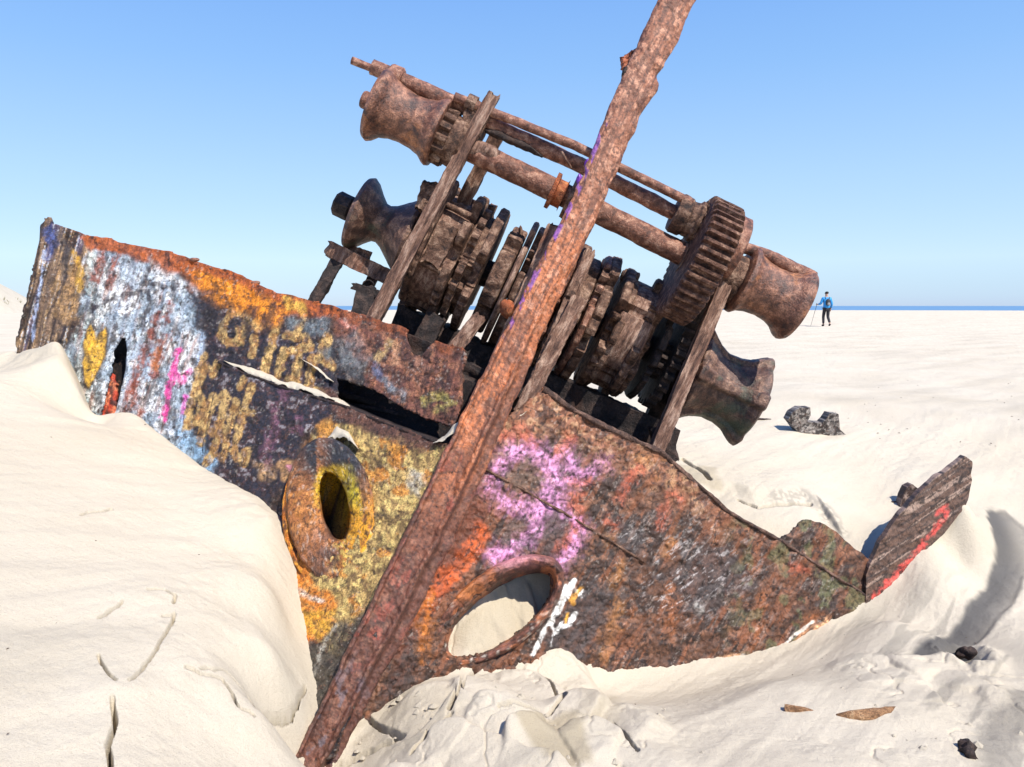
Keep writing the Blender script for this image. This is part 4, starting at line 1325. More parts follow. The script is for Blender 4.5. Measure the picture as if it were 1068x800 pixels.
def paint_hawR(x, y):
    n1 = fbm(x / 9, y / 9, 4, 511); n2 = fbm(x / 4, y / 4, 4, 512)
    c = np.tile(col(112, 72, 60), (len(x), 1))
    c = lay(c, col(70, 50, 46), ss(.48, .58, n2) * .8)
    c = lay(c, col(176, 108, 70), ss(.54, .6, n1) * .7)
    c = lay(c, col(206, 140, 150), np.exp(-(((x - 530) / 30) ** 2 + ((y - 582) / 9) ** 2)) * .9)
    c = lay(c, col(200, 120, 56), np.exp(-(((x - 474) / 26) ** 2 + ((y - 610) / 16) ** 2)) * .8)
    c = lay(c, col(230, 220, 206), ss(.64, .7, n2) * .6 * ss(600, 690, y))
    return c


HR = [(519, 637, 81, 42, -37, -.04), (519, 637, 80, 41, -37, .015), (519, 637, 78, 39, -37, .045), (520, 637, 74, 35, -37, .05), (520, 638, 71, 31, -37, .035), (521, 639, 68, 28, -37, .0), (522, 640, 65, 26, -37, -.09), (523, 641, 64, 25, -37, -.16)]
ring('hawse_pipe', resample(HR), YR, paint_hawR, M_hullr, wreck, 150, .022, 6)

# ------------------------------------------------------------------ plates added to keep the inside dark, and the dark bed under the windlass
UV = np.array([math.sin(R(25)) * .93, .38, math.cos(R(25)) * .93]); UV /= np.linalg.norm(UV)
SV = np.array([math.cos(R(25)), 0, -math.sin(R(25))])
AV = np.cross(UV, SV); AV /= np.linalg.norm(AV)
if AV[1] < 0: AV = -AV


def slab(name, corners, th, mat, parent, n=24, nz=.012, seed=1):
    """a rough plank or plate: four corners (3D), thickness along the normal"""
    c = np.array(corners, float)
    u = np.linspace(0, 1, n)
    U, V = np.meshgrid(u, u)
    p = (c[0][None, None] * ((1 - U) * (1 - V))[..., None] + c[1] * (U * (1 - V))[..., None] + c[2] * (U * V)[..., None] + c[3] * ((1 - U) * V)[..., None])
    nn = np.cross(c[1] - c[0], c[3] - c[0]); nn /= np.linalg.norm(nn)
    z = nz * 2 * (fbm(U * 9, V * 9, 4, seed) - .5)
    p = p + z[..., None] * nn
    i = np.arange(n - 1)[:, None] * n; j = np.arange(n - 1)[None, :]
    f = np.stack([i + j, i + j + 1, i + n + j + 1, i + n + j], -1).reshape(-1, 4)
    o = mesh_obj(name, p.reshape(-1, 3), f, mat, parent)
    solidify(o, th, 0)
    return o


d0 = P(318, 402, float(YL(318, 402)) + .10); d1 = P(520, 446, 3.9); d2 = P(694, 496, float(YR(694, 490)) + .06)
slab('shade_deck', [d0, d2, d2 + AV * 1.1, d0 + AV * 1.0], .03, M_dark, wreck, 40, .01, 3)
slab('shade_deck', [d1 - UV * .03, d0 + AV * .12 - UV * .03, d0 + AV * .6 - UV * .03, d2 + AV * .3 - UV * .03], .02, M_dark, wreck, 20, .01, 4)
slab('shade_bulkhead', [d0 + AV * .85 - UV * 1.3, d2 + AV * .85 - UV * 1.2, d2 + AV * .85 - UV * .02, d0 + AV * .85 - UV * .02], .03, M_dark, wreck, 30, .02, 5)
slab('shade_bulkhead', [d0 - UV * 1.3 - SV * .1, d0 + AV * .85 - UV * 1.3 - SV * .1, d0 + AV * .85 - SV * .1, d0 - SV * .1], .03, M_dark, wreck, 20, .02, 6)

# broken rail stand behind the left plate
w1 = thing('rail_stand', 'broken weathered iron stand poking up behind the left hull plate, under a black drum', 'iron stand', tuple(float(q) for q in P(335, 316, 4.75)))


def beam(name, A, B, w, dep, mat, parent, nz=.008, seed=1, grain=True, taper=1.0, wob=0.0, sharp=50, mid=None):
    """a weathered bar from pixel point A=(x,y,Y) to B, w photo pixels wide, dep metres deep"""
    a = P(*A); b = P(*B)
    d = b - a; L = np.linalg.norm(d); d /= L
    side = np.cross(d, np.array([0, 1, 0.])); side /= np.linalg.norm(side)
    fr = np.cross(d, side)
    hw_ = w * .5 * (A[2] + B[2]) / 2 / F
    n = max(4, int(L / .012)); m = 7
    t = np.linspace(0, 1, n)
    loop = []
    for k in range(m): loop.append((-1 + 2 * k / m, -1))
    for k in range(m): loop.append((1, -1 + 2 * k / m))
    for k in range(m): loop.append((1 - 2 * k / m, 1))
    for k in range(m): loop.append((-1, 1 - 2 * k / m))
    loop = np.array(loop)
    k = len(loop); kk = np.arange(k)
    ang = kk / k * 6.283
    g1 = fbm((np.cos(ang) * 3 + 5)[None, :] + 0 * t[:, None], (np.sin(ang) * 3)[None, :] + (t * L * (3 if grain else 14))[:, None], 5, seed, .65) - .5
    g2 = fbm((np.cos(ang) * 2.5 + 9)[None, :] + 0 * t[:, None], (np.sin(ang) * 2.5)[None, :] + (t * L * 26)[:, None], 3, seed + 3) - .5
    off = nz * 2 * (g1 + .5 * g2)
    tw = 1 + (taper - 1) * t
    wb = wob * (fbm(t * 4, 0 * t, 3, seed + 9) - .5) * 2
    v = (a + d * (t * L)[:, None])[:, None, :] + ((loop[None, :, 0] * hw_ * tw[:, None]) * (1 + off / hw_) + wb[:, None])[..., None] * side + ((loop[None, :, 1] * dep / 2 * tw[:, None]) + off * np.sign(loop[None, :, 1]))[..., None] * fr
    # uneven ends
    en = .03 * (fbm(loop[:, 0] * 2 + 3, loop[:, 1] * 2, 3, seed + 11) - .5) * 2
    v[0] -= d * en[:, None]; v[-1] += d * en[::-1][:, None]
    i = np.arange(n - 1)[:, None] * k; j = kk[None, :]; j2 = (j + 1) % k
    f = [tuple(int(z) for z in q) for q in np.stack([i + j, i + j2, i + k + j2, i + k + j], -1).reshape(-1, 4)]
    f.append(tuple(range(k))[::-1]); f.append(tuple((n - 1) * k + z for z in range(k)))
    return mesh_obj(name, v.reshape(-1, 3), f, mat, parent, None, True, sharp)


AX = np.array([math.cos(R(24.8)), 0, -math.sin(R(24.8))])


def rotor(name, c, prof, mat, parent, rfun=None, nseg=96, nz=.05, seed=1, axis=None, sharp=35, sub=4, bore=0.0):
    """turned piece: c = (px,py,Y) of the profile's zero; prof = [(along px, radius px), ...]"""
    axis = AX if axis is None else axis
    k = c[2] / F
    p0 = P(*c)
    pr = np.array(prof, float)
    tt = np.linspace(0, len(pr) - 1, (len(pr) - 1) * sub + 1)
    al = np.interp(tt, np.arange(len(pr)), pr[:, 0]) * k; ra = np.interp(tt, np.arange(len(pr)), pr[:, 1]) * k
    b1 = np.array([0, -1, 0.]); b2 = np.cross(axis, b1)
    th = np.linspace(0, 2 * math.pi, nseg, endpoint=False)
    N = fbm(np.cos(th)[None, :] * 2.2 + 11 + al[:, None] * 16, np.sin(th)[None, :] * 2.2 + al[:, None] * 23, 5, seed, .6) - .5
    rad = ra[:, None] * (1 + nz * 2 * N)
    if rfun is not None:
        rad = rad * rfun(th[None, :] + 0 * rad, al[:, None] / k + 0 * rad)
    v = p0 + al[:, None, None] * axis + rad[..., None] * (np.cos(th)[None, :, None] * b1 + np.sin(th)[None, :, None] * b2)
    m = len(al)
    i = np.arange(m - 1)[:, None] * nseg; j = np.arange(nseg)[None, :]; j2 = (j + 1) % nseg
    f = [tuple(int(z) for z in q) for q in np.stack([i + j, i + j2, i + nseg + j2, i + nseg + j], -1).reshape(-1, 4)]
    v = v.reshape(-1, 3)
    f.append(tuple(range(nseg))[::-1]); f.append(tuple((m - 1) * nseg + z for z in range(nseg)))
    return mesh_obj(name, v, f, mat, parent, None, True, sharp)


# rail stand
beam('top_bar', (342, 259, 4.7), (408, 291, 4.72), 15, .05, M_pale, w1, .012, 3, True)
beam('leg', (354, 268, 4.72), (326, 318, 4.62), 12, .05, M_dark, w1, .008, 4, False)
beam('leg', (392, 282, 4.9), (372, 330, 4.86), 10, .05, M_dark, w1, .008, 5, False)
beam('torn_plate', (362, 262, 4.74), (384, 270, 4.74), 14, .015, M_pale, w1, .02, 6, False)

bx = thing('bollard_stump', 'small black iron box with a wire loop behind the left hull edge', 'bollard', tuple(float(q) for q in P(381, 330, 4.45)))
beam('box_body', (384, 300, 4.45), (376, 336, 4.4), 20, .10, M_dark, bx, .004, 7, False)
beam('lid', (371, 299, 4.45), (397, 307, 4.45), 7, .12, M_dark, bx, .003, 8, False)
tt = np.linspace(0, 3.1, 12)
tube('wire_loop', P(385 + 6 * np.cos(tt) - 1, 298 - 6 * np.sin(tt), 4.45 + 0 * tt), .004, M_dark, bx, 6, .2, 3)

# ------------------------------------------------------------------ windlass
wb_ = P(560, 420, 4.6)
wl_ = thing('windlass', 'huge brown rusted ship windlass with four hourglass drums and toothed gear, leaning over the wreck', 'windlass', tuple(float(q) for q in wb_))
YU, YM = 4.42, 4.75

# side frames
sf = beam('side_frame', (515, 99, 4.37), (388, 336, 4.32), 13, .07, M_pale, wl_, .007, 11, True, 1.15)
beam('rear_bar', (519, 140, 4.6), (416, 344, 4.9), 13, .07, M_pale, sf, .008, 12, True, 1.0)
beam('bearing_block', (450, 192, 4.5), (441, 220, 4.5), 15, .10, M_disc, sf, .012, 13, False)
beam('bearing_block', (470, 236, 4.42), (448, 276, 4.42), 20, .10, M_disc, sf, .016, 14, False)
beam('cap', (504, 112, YU + .03), (490, 142, YU + .03), 24, .20, M_disc, sf, .01, 15, False)
sf2 = beam('side_frame', (761, 282, 4.35), (682, 476, 4.27), 14, .07, M_pale, wl_, .007, 16, True, 1.1)
beam('rear_bar', (742, 300, 4.6), (668, 462, 4.9), 15, .07, M_dark, sf2, .008, 17, True)
rotor('bearing_head', (756, 259, YU), [(-2, 1), (-2, 34), (0, 37), (10, 37), (12, 34), (12, 1)], M_shaft, sf2, None, 64, .03, 18)
rotor('bearing_block', (757, 292, YU), [(0, 2), (0, 20), (4, 22), (17, 22), (20, 20), (20, 2)], M_disc, sf2, None, 40, .06, 19)
beam('foot_shoe', (688, 446, 4.4), (696, 482, 4.38), 22, .14, M_dark, sf2, .012, 20, False)

# upper control rod and its long bar
rod = tube('control_rod', P(np.array([388, 504.]), np.array([70, 121.]), np.array([YU, YU])), .043, M_shaft, wl_, 16, .12, 21)
tube('rod_end', P(np.array([367, 392.]), np.array([63, 73.]), np.array([YU, YU])), .022, M_shaft, rod, 10, .12, 22)
rotor('collar', (406, 78, YU), [(0, 2), (0, 11), (2, 12), (12, 12), (14, 10), (14, 2)], M_shaft, rod, None, 24, .06, 23)
tube('control_rod', P(np.array([474, 600, 722.]), np.array([101, 152, 212.]), np.array([YU - .06] * 3)), .026, M_shaft, wl_, 12, .12, 24)
rod2 = tube('lead_shaft', P(np.array([500, 600, 712.]), np.array([124, 170, 226.]), np.array([YU] * 3)), .044, M_shaft, wl_, 16, .14, 25)
rotor('collar', (487, 106, YU - .05), [(0, 2), (0, 9), (10, 9), (10, 2)], M_disc, rod2, None, 8, .06, 23)
tube('scale_crust', P(np.array([506, 522, 545, 566.]), np.array([136, 142, 150, 164.]), np.array([YU - .03] * 4)), [.012, .022, .026, .006], M_dark, rod2, 9, .7, 26)
tube('wire_wrap', P(np.array([586, 590, 594, 596.]), np.array([158, 166, 172, 176.]), np.array([YU - .06, YU - .07, YU - .05, YU - .04])), .006, M_pale, rod2, 6, .4, 27)
cpl = rotor('coupling', (703, 221, YU), [(0, 2), (0, 19), (3, 21), (13, 20), (15, 18), (21, 19), (23, 22), (27, 21), (28, 2)], M_disc, wl_, None, 48, .05, 28)


def teeth(n, dep, duty=.5, ragged=0.0, seed=1, soft=.12):
    def fn(th, al):
        ph = (th * n / (2 * math.pi)) % 1.0
        q = ss(duty / 2 + soft / 2, duty / 2 - soft / 2, np.abs(ph - .5))
        r = 1 - dep * (1 - q)
        if ragged:
            r = r - ragged * ss(.55, .7, fbm(np.cos(th) * 3 + 5, np.sin(th) * 3 + 3, 3, seed))
        return r
    return fn


rotor('pinion', (727, 232, YU), [(0, 3), (0, 24), (14, 24), (14, 3)], M_disc, wl_, teeth(12, .22, .5), 144, .03, 29)

# upper shaft
us = tube('upper_shaft', P(np.array([482, 600, 718.]), np.array([152, 209, 268.]), np.array([YU] * 3)), .066, M_shaft, wl_, 22, .08, 31)
tube('scale_crust', P(np.array([490, 512, 524.]), np.array([153, 160, 167.]), np.array([YU - .03] * 3)), [.05, .045, .02], M_pale, us, 12, .35, 32)
rotor('collar', (575, 198, YU), [(0, 2), (0, 19), (4, 19), (5, 14), (13, 14), (14, 17), (15, 2)], M_orange, us, None, 40, .05, 33)
rotor('collar', (592, 206, YU), [(0, 2), (0, 21), (8, 22), (14, 18), (15, 2)], M_disc, us, None, 40, .1, 34)


def warping_drum(c, prof, mat, seed, whelps=0):
    fn = None
    if whelps:
        def fn(th, al):
            return 1 + .13 * ss(.45, .8, np.cos(th * whelps + .6)) - .04
    return rotor('warping_drum', c, prof, mat, wl_, fn, 128, .025, seed, None, 60, 5)


W1 = warping_drum((392, 108, YU), [(0, 4), (-1, 30), (0, 36), (4, 38), (8, 36), (14, 30), (24, 26.5), (36, 25), (48, 26), (58, 29), (64, 33.5), (68, 35), (71, 34), (72, 30), (72, 4)], M_drum, 41)
rotor('axle_stub', (378, 103, YU), [(0, 1), (0, 8), (2, 9), (22, 9), (22, 1)], M_shaft, W1, None, 24, .05, 42)
rotor('pawl_ring', (455, 139, YU), [(0, 3), (0, 28), (2, 29), (14, 29), (16, 28), (16, 3)], M_disc, W1, teeth(14, .17, .55), 168, .04, 43)
rotor('hub', (470, 146, YU), [(0, 3), (0, 25), (10, 25), (14, 22), (14, 3)], M_disc, W1, None, 48, .06, 44)
W2 = warping_drum((770, 290, YU), [(0, 4), (0, 30), (2, 35), (6, 36), (12, 31), (22, 28), (34, 27), (46, 28.5), (54, 32), (60, 37), (65, 39), (69, 37), (70, 30), (70, 4)], M_drum, 45)
tube('retaining_bar', P(np.array([768, 800, 848.]), np.array([256, 266, 291.]), np.array([YU - .02] * 3)), [.03, .035, .045], M_shaft, W2, 14, .15, 46)
rotor('hub', (752, 283, YU), [(0, 3), (0, 23), (20, 24), (20, 3)], M_disc, W2, None, 48, .05, 47)

# great gear wheel
gear = rotor('gear_wheel', (713, 266, YU - .02), [(0, 40), (0, 63), (2, 66), (31, 66), (33, 63), (33, 40)], M_gear, wl_, teeth(44, .085, .48, .03, 5), 528, .008, 51, None, 30, 3)
rotor('gear_web', (722, 270, YU - .02), [(0, 3), (0, 58), (8, 58), (8, 3)], M_gear, gear, None, 64, .04, 52)
rotor('hub', (712, 266, YU - .02), [(0, 3), (0, 18), (38, 18), (38, 3)], M_disc, gear, None, 32, .05, 53)

# main barrel
LO = (372, 222)


def onax(d, dy=0.0):
    return (LO[0] + d * math.cos(R(24.8)), LO[1] + d * math.sin(R(24.8)) + dy, YM)


tube('main_shaft', np.array([P(*onax(20)), P(*onax(440))]), .085, M_dark, wl_, 20, .1, 61)
W3 = warping_drum((374, 222, YM), [(0, 4), (-2, 30), (-1, 37), (3, 39), (8, 36), (16, 27), (23, 21), (28, 20), (34, 23), (44, 31), (54, 39), (58, 42), (62, 41), (64, 36), (64, 4)], M_drumd, 62)
rotor('axle_stub', (350, 211, YM), [(0, 1), (0, 11), (2, 13), (16, 13), (18, 11), (40, 9), (40, 1)], M_dark, W3, None, 8, .05, 63)
W4 = warping_drum((719, 390, YM - .1), [(-5, 4), (-5, 40), (-3, 46), (1, 48), (7, 44), (16, 38), (28, 34), (40, 34), (51, 37), (59, 42), (65, 46), (70, 47), (73, 43), (73, 4)], M_drumd, 64, 5)


def ragged(amp, seed, low=3.0):
    def fn(th, al):
        return 1 - amp * ss(.5, .66, fbm(np.cos(th) * low + 7, np.sin(th) * low + 3, 4, seed)) - amp * .3 * (fbm(np.cos(th) * 9 + 7, np.sin(th) * 9 + 3, 3, seed + 2) - .5)
    return fn


def disc(name, d, r, w, mat, amp, seed, parent=None, inner=None, dy=0):
    pr = [(0, 3), (0, r - 2), (1.5, r), (w - 1.5, r), (w, r - 2), (w, 3)]
    return rotor(name, onax(d - w / 2, dy), pr, mat, parent or wl_, ragged(amp, seed), 160, .03, seed, None, 32, 4)


# chain wheel on the left: a broad tread between two broken cheeks
cw_ = disc('chain_wheel', 100, 62, 30, M_pale, .12, 71)
disc('cheek', 84, 71, 8, M_disc, .3, 72, cw_)
disc('cheek', 116, 71, 9, M_disc, .28, 73, cw_)
for k in range(6):
    a = k * 1.047 + .3
    b1 = np.array([0, -1, 0.]); b2 = np.cross(AX, b1)
    c0 = P(*onax(100)) + (math.cos(a) * b1 + math.sin(a) * b2) * 62 * YM / F
    ax = AX * .085
    tube('rib', np.array([c0 - ax, c0 + ax]), .02, M_disc, cw_, 8, .4, 75 + k)
disc('chain_wheel_drum', 132, 54, 22, M_disc, .16, 81)
disc('brake_drum', 163, 60, 16, M_disc, .18, 83)
disc('brake_disc', 176, 68, 6, M_pale, .2, 84)
bp = disc('brake_disc', 194, 72, 7, M_shaft, .12, 85)
disc('brake_drum', 206, 60, 16, M_disc, .1, 86)
disc('brake_disc', 234, 70, 10, M_disc, .2, 87)
disc('brake_drum', 246, 60, 14, M_disc, .12, 88)
disc('brake_disc', 258, 68, 7, M_shaft, .2, 89)
cw2 = disc('chain_wheel', 304, 58, 34, M_pale, .12, 91)
disc('cheek', 284, 66, 9, M_disc, .26, 92, cw2)
disc('cheek', 322, 62, 8, M_disc, .26, 93, cw2)
disc('brake_disc', 338, 56, 7, M_dark, .24, 94)
rotor('spur_wheel', onax(352), [(0, 3), (0, 58), (10, 58), (10, 3)], M_dark, wl_, teeth(26, .12, .5, .06, 4), 312, .02, 95)
rotor('spur_pinion', (684, 374, 4.66), [(0, 3), (0, 21), (18, 21), (18, 3)], M_dark, wl_, teeth(12, .22, .5), 144, .03, 96)
for k, (d, r, w, mt, am) in enumerate([(142, 68, 9, M_disc, .26), (186, 66, 11, M_disc, .28), (224, 66, 8, M_shaft, .28), (290, 64, 8, M_disc, .3), (215, 72, 9, M_pale, .3), (266, 70, 10, M_disc, .3), (314, 68, 9, M_disc, .32)]):
    disc('brake_disc', d, r, w, mt, am, 130 + k)
rotor('ratchet_wheel', onax(254), [(0, 3), (0, 66), (9, 66), (9, 3)], M_disc, wl_, teeth(20, .13, .5, .16, 7), 320, .03, 141)
rotor('ratchet_wheel', onax(124), [(0, 3), (0, 66), (7, 66), (7, 3)], M_disc, wl_, teeth(22, .1, .5, .2, 8), 320, .03, 142)
# brake straps and stays slanting across the barrel
beam('brake_strap', (578, 236, 4.40), (520, 372, 4.2), 13, .03, M_pale, wl_, .010, 97)
beam('brake_strap', (616, 262, 4.44), (548, 420, 4.2), 11, .03, M_pale, wl_, .012, 98)
beam('stay', (604, 312, 4.30), (542, 434, 4.12), 16, .05, M_pale, wl_, .014, 99)
beam('stay', (500, 330, 4.36), (455, 388, 4.26), 14, .04, M_pale, wl_, .014, 101)
beam('stay', (446, 190, 4.7), (438, 226, 4.7), 9, .03, M_dark, wl_, .012, 103)
beam('stay', (456, 330, 4.5), (420, 392, 4.4), 20, .05, M_dark, wl_, .014, 104)
# bed timbers
bd_ = beam('bed', (404, 352, 4.75), (690, 480, 4.7), 74, .30, M_dark, wl_, .03, 105, True)
beam('bed', (426, 360, 4.34), (540, 414, 4.25), 22, .08, M_dark, wl_, .02, 106, True)
scab(530, 322, 4.28, .05, M_orange, 'rust_lump', wl_, 44)
scab(574, 362, 4.3, .04, M_pale, 'rust_lump', wl_, 45)
for k, (a, b, r) in enumerate([(487, 212, .03), (512, 226, .03), (543, 244, .025), (650, 292, .03), (684, 316, .028)]):
    scab(a, b, YM, r, M_disc, 'rust_lump', wl_, 50 + k, (.6, .8, 1.9))

# ------------------------------------------------------------------ sand lying on the ledge and on the hawse pipe


def sand_lump(name, line, Yf, r, seed, label):
    """a drift of sand lying along a ledge: spills over the edge in front, thins out behind"""
    p = rough_poly(line, 1.0, 2.0, seed, closed=False)
    n = len(p)
    rr = np.interp(np.linspace(0, 1, n), np.linspace(0, 1, len(r)), r) * F / 3.8 * (.35 + 1.3 * fbm(np.arange(n) * .16, 0 * np.arange(n), 3, seed))
    rr *= np.clip(np.minimum(np.arange(n), n - 1 - np.arange(n)) / 5.0, .12, 1)
    jag = rr * (.9 * fbm(np.arange(n) * .6, 5 + 0 * np.arange(n), 3, seed + 2) ** 2 + .1)
    m = 9
    V = []
    for k in range(m):
        u = k / (m - 1)
        yy = p[:, 1] + jag * (1 - u) ** 2 * 1.5 - rr * .9 * math.sin(u * 1.7)
        Y = Yf(p[:, 0], p[:, 1]) - .036 + .16 * u ** 2 + .006 * (fbm(p[:, 0] / 3, yy / 3, 3, seed) - .5)
        V.append(P(p[:, 0], yy, Y))
    v = np.stack(V, 1).reshape(-1, 3)
    i = np.arange(n - 1)[:, None] * m; j = np.arange(m - 1)[None, :]
    f = np.stack([i + j, i + m + j, i + m + j + 1, i + j + 1], -1).reshape(-1, 4)
    o = mesh_obj(name, v, f, M_sand, None, np.tile(np.array(SANDC), (n * m, 1)))
    tag(o, kind='stuff')
    return o


sand_lump('ledge_sand', [(234, 376), (252, 384), (290, 398), (330, 410), (350, 417)], lambda x, y: YLL(x, y) + .03, [.012, .02, .016, .022, .016], 201, '')
sand_lump('ledge_sand', [(344, 414), (358, 422), (372, 428)], lambda x, y: YLL(x, y) + .04, [.02, .03, .01], 202, '')
sand_lump('ledge_sand', [(312, 372), (330, 384), (348, 398)], lambda x, y: YL(x, y) - .005, [.004, .012, .012], 203, '')
sand_lump('ledge_sand', [(340, 458), (352, 450), (364, 456), (374, 468)], lambda x, y: YLL(x, y) - .03, [.008, .03, .03, .008], 204, '')
sand_lump('ledge_sand', [(452, 462), (464, 458), (482, 440), (488, 428)], lambda x, y: YLL(x, y) - .0, [.012, .026, .022, .01], 205, '')
sand_lump('ledge_sand', [(516, 438), (534, 436), (552, 428)], lambda x, y: YR(x, y) + .04, [.012, .02, .012], 206, '')

# ------------------------------------------------------------------ wreckage and driftwood on the sand


def hp(px, py):
    p = hit(px, py)
    return float(p[1])


frp = [(822, 438), (826, 430), (834, 425), (845, 425), (846, 433), (842, 440), (858, 441), (862, 437), (866, 431), (875, 432), (876, 448), (884, 455), (872, 460), (850, 456), (832, 450)]
yf = hp(850, 452) - .02


def cfrag(x, y):
    n = fbm(x / 3, y / 3, 4, 601)
    return lay(lay(np.tile(col(122, 114, 108), (len(x), 1)), col(60, 54, 52), ss(.48, .56, n)), col(196, 188, 180), ss(.58, .64, fbm(x / 2, y / 2, 3, 602)) * .5)


o = sheet('wreck_fragment', frp, lambda x, y: yf + 0 * x, cfrag, .8, None, M_hull, (), .5, .014, .12, 21)
tag(o, 'grey U-shaped lump of corroded iron lying alone on the sand behind the windlass', 'wreckage')
stp = [(938, 530), (942, 516), (946, 508), (952, 505), (957, 509), (958, 515), (951, 516), (950, 532)]
ys = hp(945, 526) - .02
o = sheet('iron_stub', stp, lambda x, y: ys + 0 * x, lambda x, y: lay(np.tile(col(70, 54, 50), (len(x), 1)), col(140, 120, 110), ss(.54, .6, fbm(x / 2, y / 3, 3, 603))), .8, None, M_hull, (), .4, .01, .07, 22)
tag(o, 'small hooked dark iron stub poking from sand beside the red-streaked upright', 'iron stub')


def lying(name, line, r, mat, seed, label, cat, up=.4):
    p3 = np.array([hit(a, b) for a, b in line])
    p3[:, 2] += np.atleast_1d(r).max() * up
    return tag(tube(name, p3, r, mat, None, 14, .5, seed, True, .006), label, cat)


lying('iron_strip', [(768, 440), (786, 438), (804, 438)], [.012, .022, .006], M_dark, 31, 'thin black iron strip lying flat on the sand just right of the lower right drum', 'iron strip', .2)
lying('iron_strip', [(930, 524), (946, 524)], [.006, .006], M_dark, 32, 'thin dark splinter flat on the sand at the foot of the hooked iron stub', 'iron strip', .6)
lying('driftwood', [(872, 750), (884, 751), (905, 750), (925, 745), (937, 742)], [.008, .020, .026, .022, .01], M_wood, 33, 'larger smooth brown driftwood stick, right of the two on the foreground sand', 'driftwood', .45)
lying('driftwood', [(818, 741), (828, 743), (840, 744), (854, 746)], [.016, .019, .014, .003], M_wood, 34, 'smaller pointed brown driftwood chip, left of the two on the foreground sand', 'driftwood', .45)
p = hit(963, 706)
o = scab(0, 0, 1, .03, M_stone, 'pebble', None, 35, (1.1, 1, .8))
o.location = Vector(tuple(p)) - Vector(tuple(P(0, 0, 1))) + Vector((0, 0, .012))
tag(o, 'rounded grey-brown stone on the sand beside the dark hole', 'stone')
for (a, b, r, sq, sd, lb) in [(1008, 684, .045, (1.2, .7, .7), 36, 'black crumpled scrap of seaweed in the dark hollow of the right-hand sand'), (1008, 786, .045, (.7, .8, .9), 37, 'dark ragged scrap of seaweed at the bottom right edge of the sand')]:
    p = hit(a, b)
    o = scab(0, 0, 1, r, M_dark, 'weed_scrap', None, sd, sq)
    for v_ in o.data.vertices:
        c_ = np.array(v_.co) - P(0, 0, 1)
        f_ = .45 + 1.2 * float(vn(c_[0] * 60 + 9, c_[1] * 60 + c_[2] * 45 + 5, sd))
        v_.co = Vector(tuple(P(0, 0, 1) + c_ * f_))
    o.location = Vector(tuple(p)) - Vector(tuple(P(0, 0, 1))) + Vector((0, 0, .008))
    tag(o, lb, 'seaweed')
# crumbs of damp sand round the clods and cracks
gv, gf = [], []
rg = random.Random(21)
for _ in range(420):
    if rg.random() < .72:
        a, b = rg.gauss(520, 95), rg.uniform(712, 798)
    else:
        a, b = rg.gauss(950, 60), rg.uniform(690, 790)
    if b < 700 + abs(a - 520) * .05 or a < 372: continue
    q = hit(a, b)
    r_ = rg.choice([.004, .006, .006, .009, .009, .014, .02]) * rg.uniform(.7, 1.2)
    k = len(gv)
    for vx in [(0, 0, 1), (1, 0, 0), (.3, .95, 0), (-.8, .6, 0), (-.8, -.6, 0), (.3, -.95, 0), (0, 0, -1)]:
        gv.append(q + np.array(vx) * r_ * np.array([rg.uniform(.7, 1.3), rg.uniform(.7, 1.3), rg.uniform(.6, 1.0)]) + np.array([0, 0, r_ * .3]))
    for n_ in range(5):
        gf += [(k, k + 1 + n_, k + 1 + (n_ + 1) % 5), (k + 6, k + 1 + (n_ + 1) % 5, k + 1 + n_)]
tag(mesh_obj('sand_crumbs', np.array(gv), gf, M_sand, None, np.tile(np.array(SANDC) * .85, (len(gv), 1)), smooth=False), kind='stuff')
# tiny chips of bark, shell and rust blown over the sand
gv, gf = [], []
rg = random.Random(9)
spots = [(812, 704), (836, 709), (868, 722), (830, 735), (884, 733), (912, 730), (955, 764), (968, 758), (978, 762), (985, 760), (905, 795), (900, 790), (870, 792), (800, 700), (945, 640), (1048, 712), (1012, 716), (985, 718), (962, 720), (1020, 720), (925, 690), (928, 700)]
for _ in range(150):
    spots.append((rg.uniform(640, 1060), rg.uniform(660, 795)))
for _ in range(40):
    spots.append((rg.uniform(5, 300), rg.uniform(420, 795)))
for _ in range(130):
    spots.append((rg.uniform(760, 1066), rg.uniform(352, 470)))
for n_, (a, b) in enumerate(spots):
    q = hit(a, b)
    s_ = (rg.uniform(.010, .026) if n_ < 22 else rg.uniform(.003, .009)) * (1 if q[1] < 5 else 1.6)
    t_ = rg.uniform(0, 3.14)
    e1 = np.array([math.cos(t_), math.sin(t_), .1]) * s_; e2 = np.array([-math.sin(t_), math.cos(t_), .1]) * s_ * rg.uniform(.2, .5)
    k = len(gv)
    up = np.array([0, 0, s_ * .5])
    gv += [q - e1, q + e2, q + e1, q - e2, q + up]
    gf += [(k, k + 1, k + 4), (k + 1, k + 2, k + 4), (k + 2, k + 3, k + 4), (k + 3, k, k + 4)]
tag(mesh_obj('sand_litter', np.array(gv), gf, plain_mat('litter', col(96, 82, 70)), smooth=False), kind='stuff')

# ------------------------------------------------------------------ walker


def skin_body(name, joints, edges, mat, parent, root=0, lv=2):
    me = bpy.data.meshes.new(name)
    me.from_pydata([j[:3] for j in joints], edges, [])
    o = bpy.data.objects.new(name, me)
    C.objects.link(o)
    me.materials.append(mat)
    o.parent = parent
    o['_org'] = (0., 0., 0.)
    m = o.modifiers.new('skin', 'SKIN')
    if not me.skin_vertices:
        bm_ = bmesh.new(); bm_.from_mesh(me); bm_.verts.layers.skin.verify(); bm_.to_mesh(me); bm_.free()
    for k, j in enumerate(joints):
        sv = me.skin_vertices[0].data[k]
        r = j[3]
        sv.radius = (r, j[4] if len(j) > 4 else r)
        sv.use_root = (k == root)
    m.use_smooth_shade = True
    s = o.modifiers.new('sub', 'SUBSURF')
    s.levels = lv; s.render_levels = lv
    return o


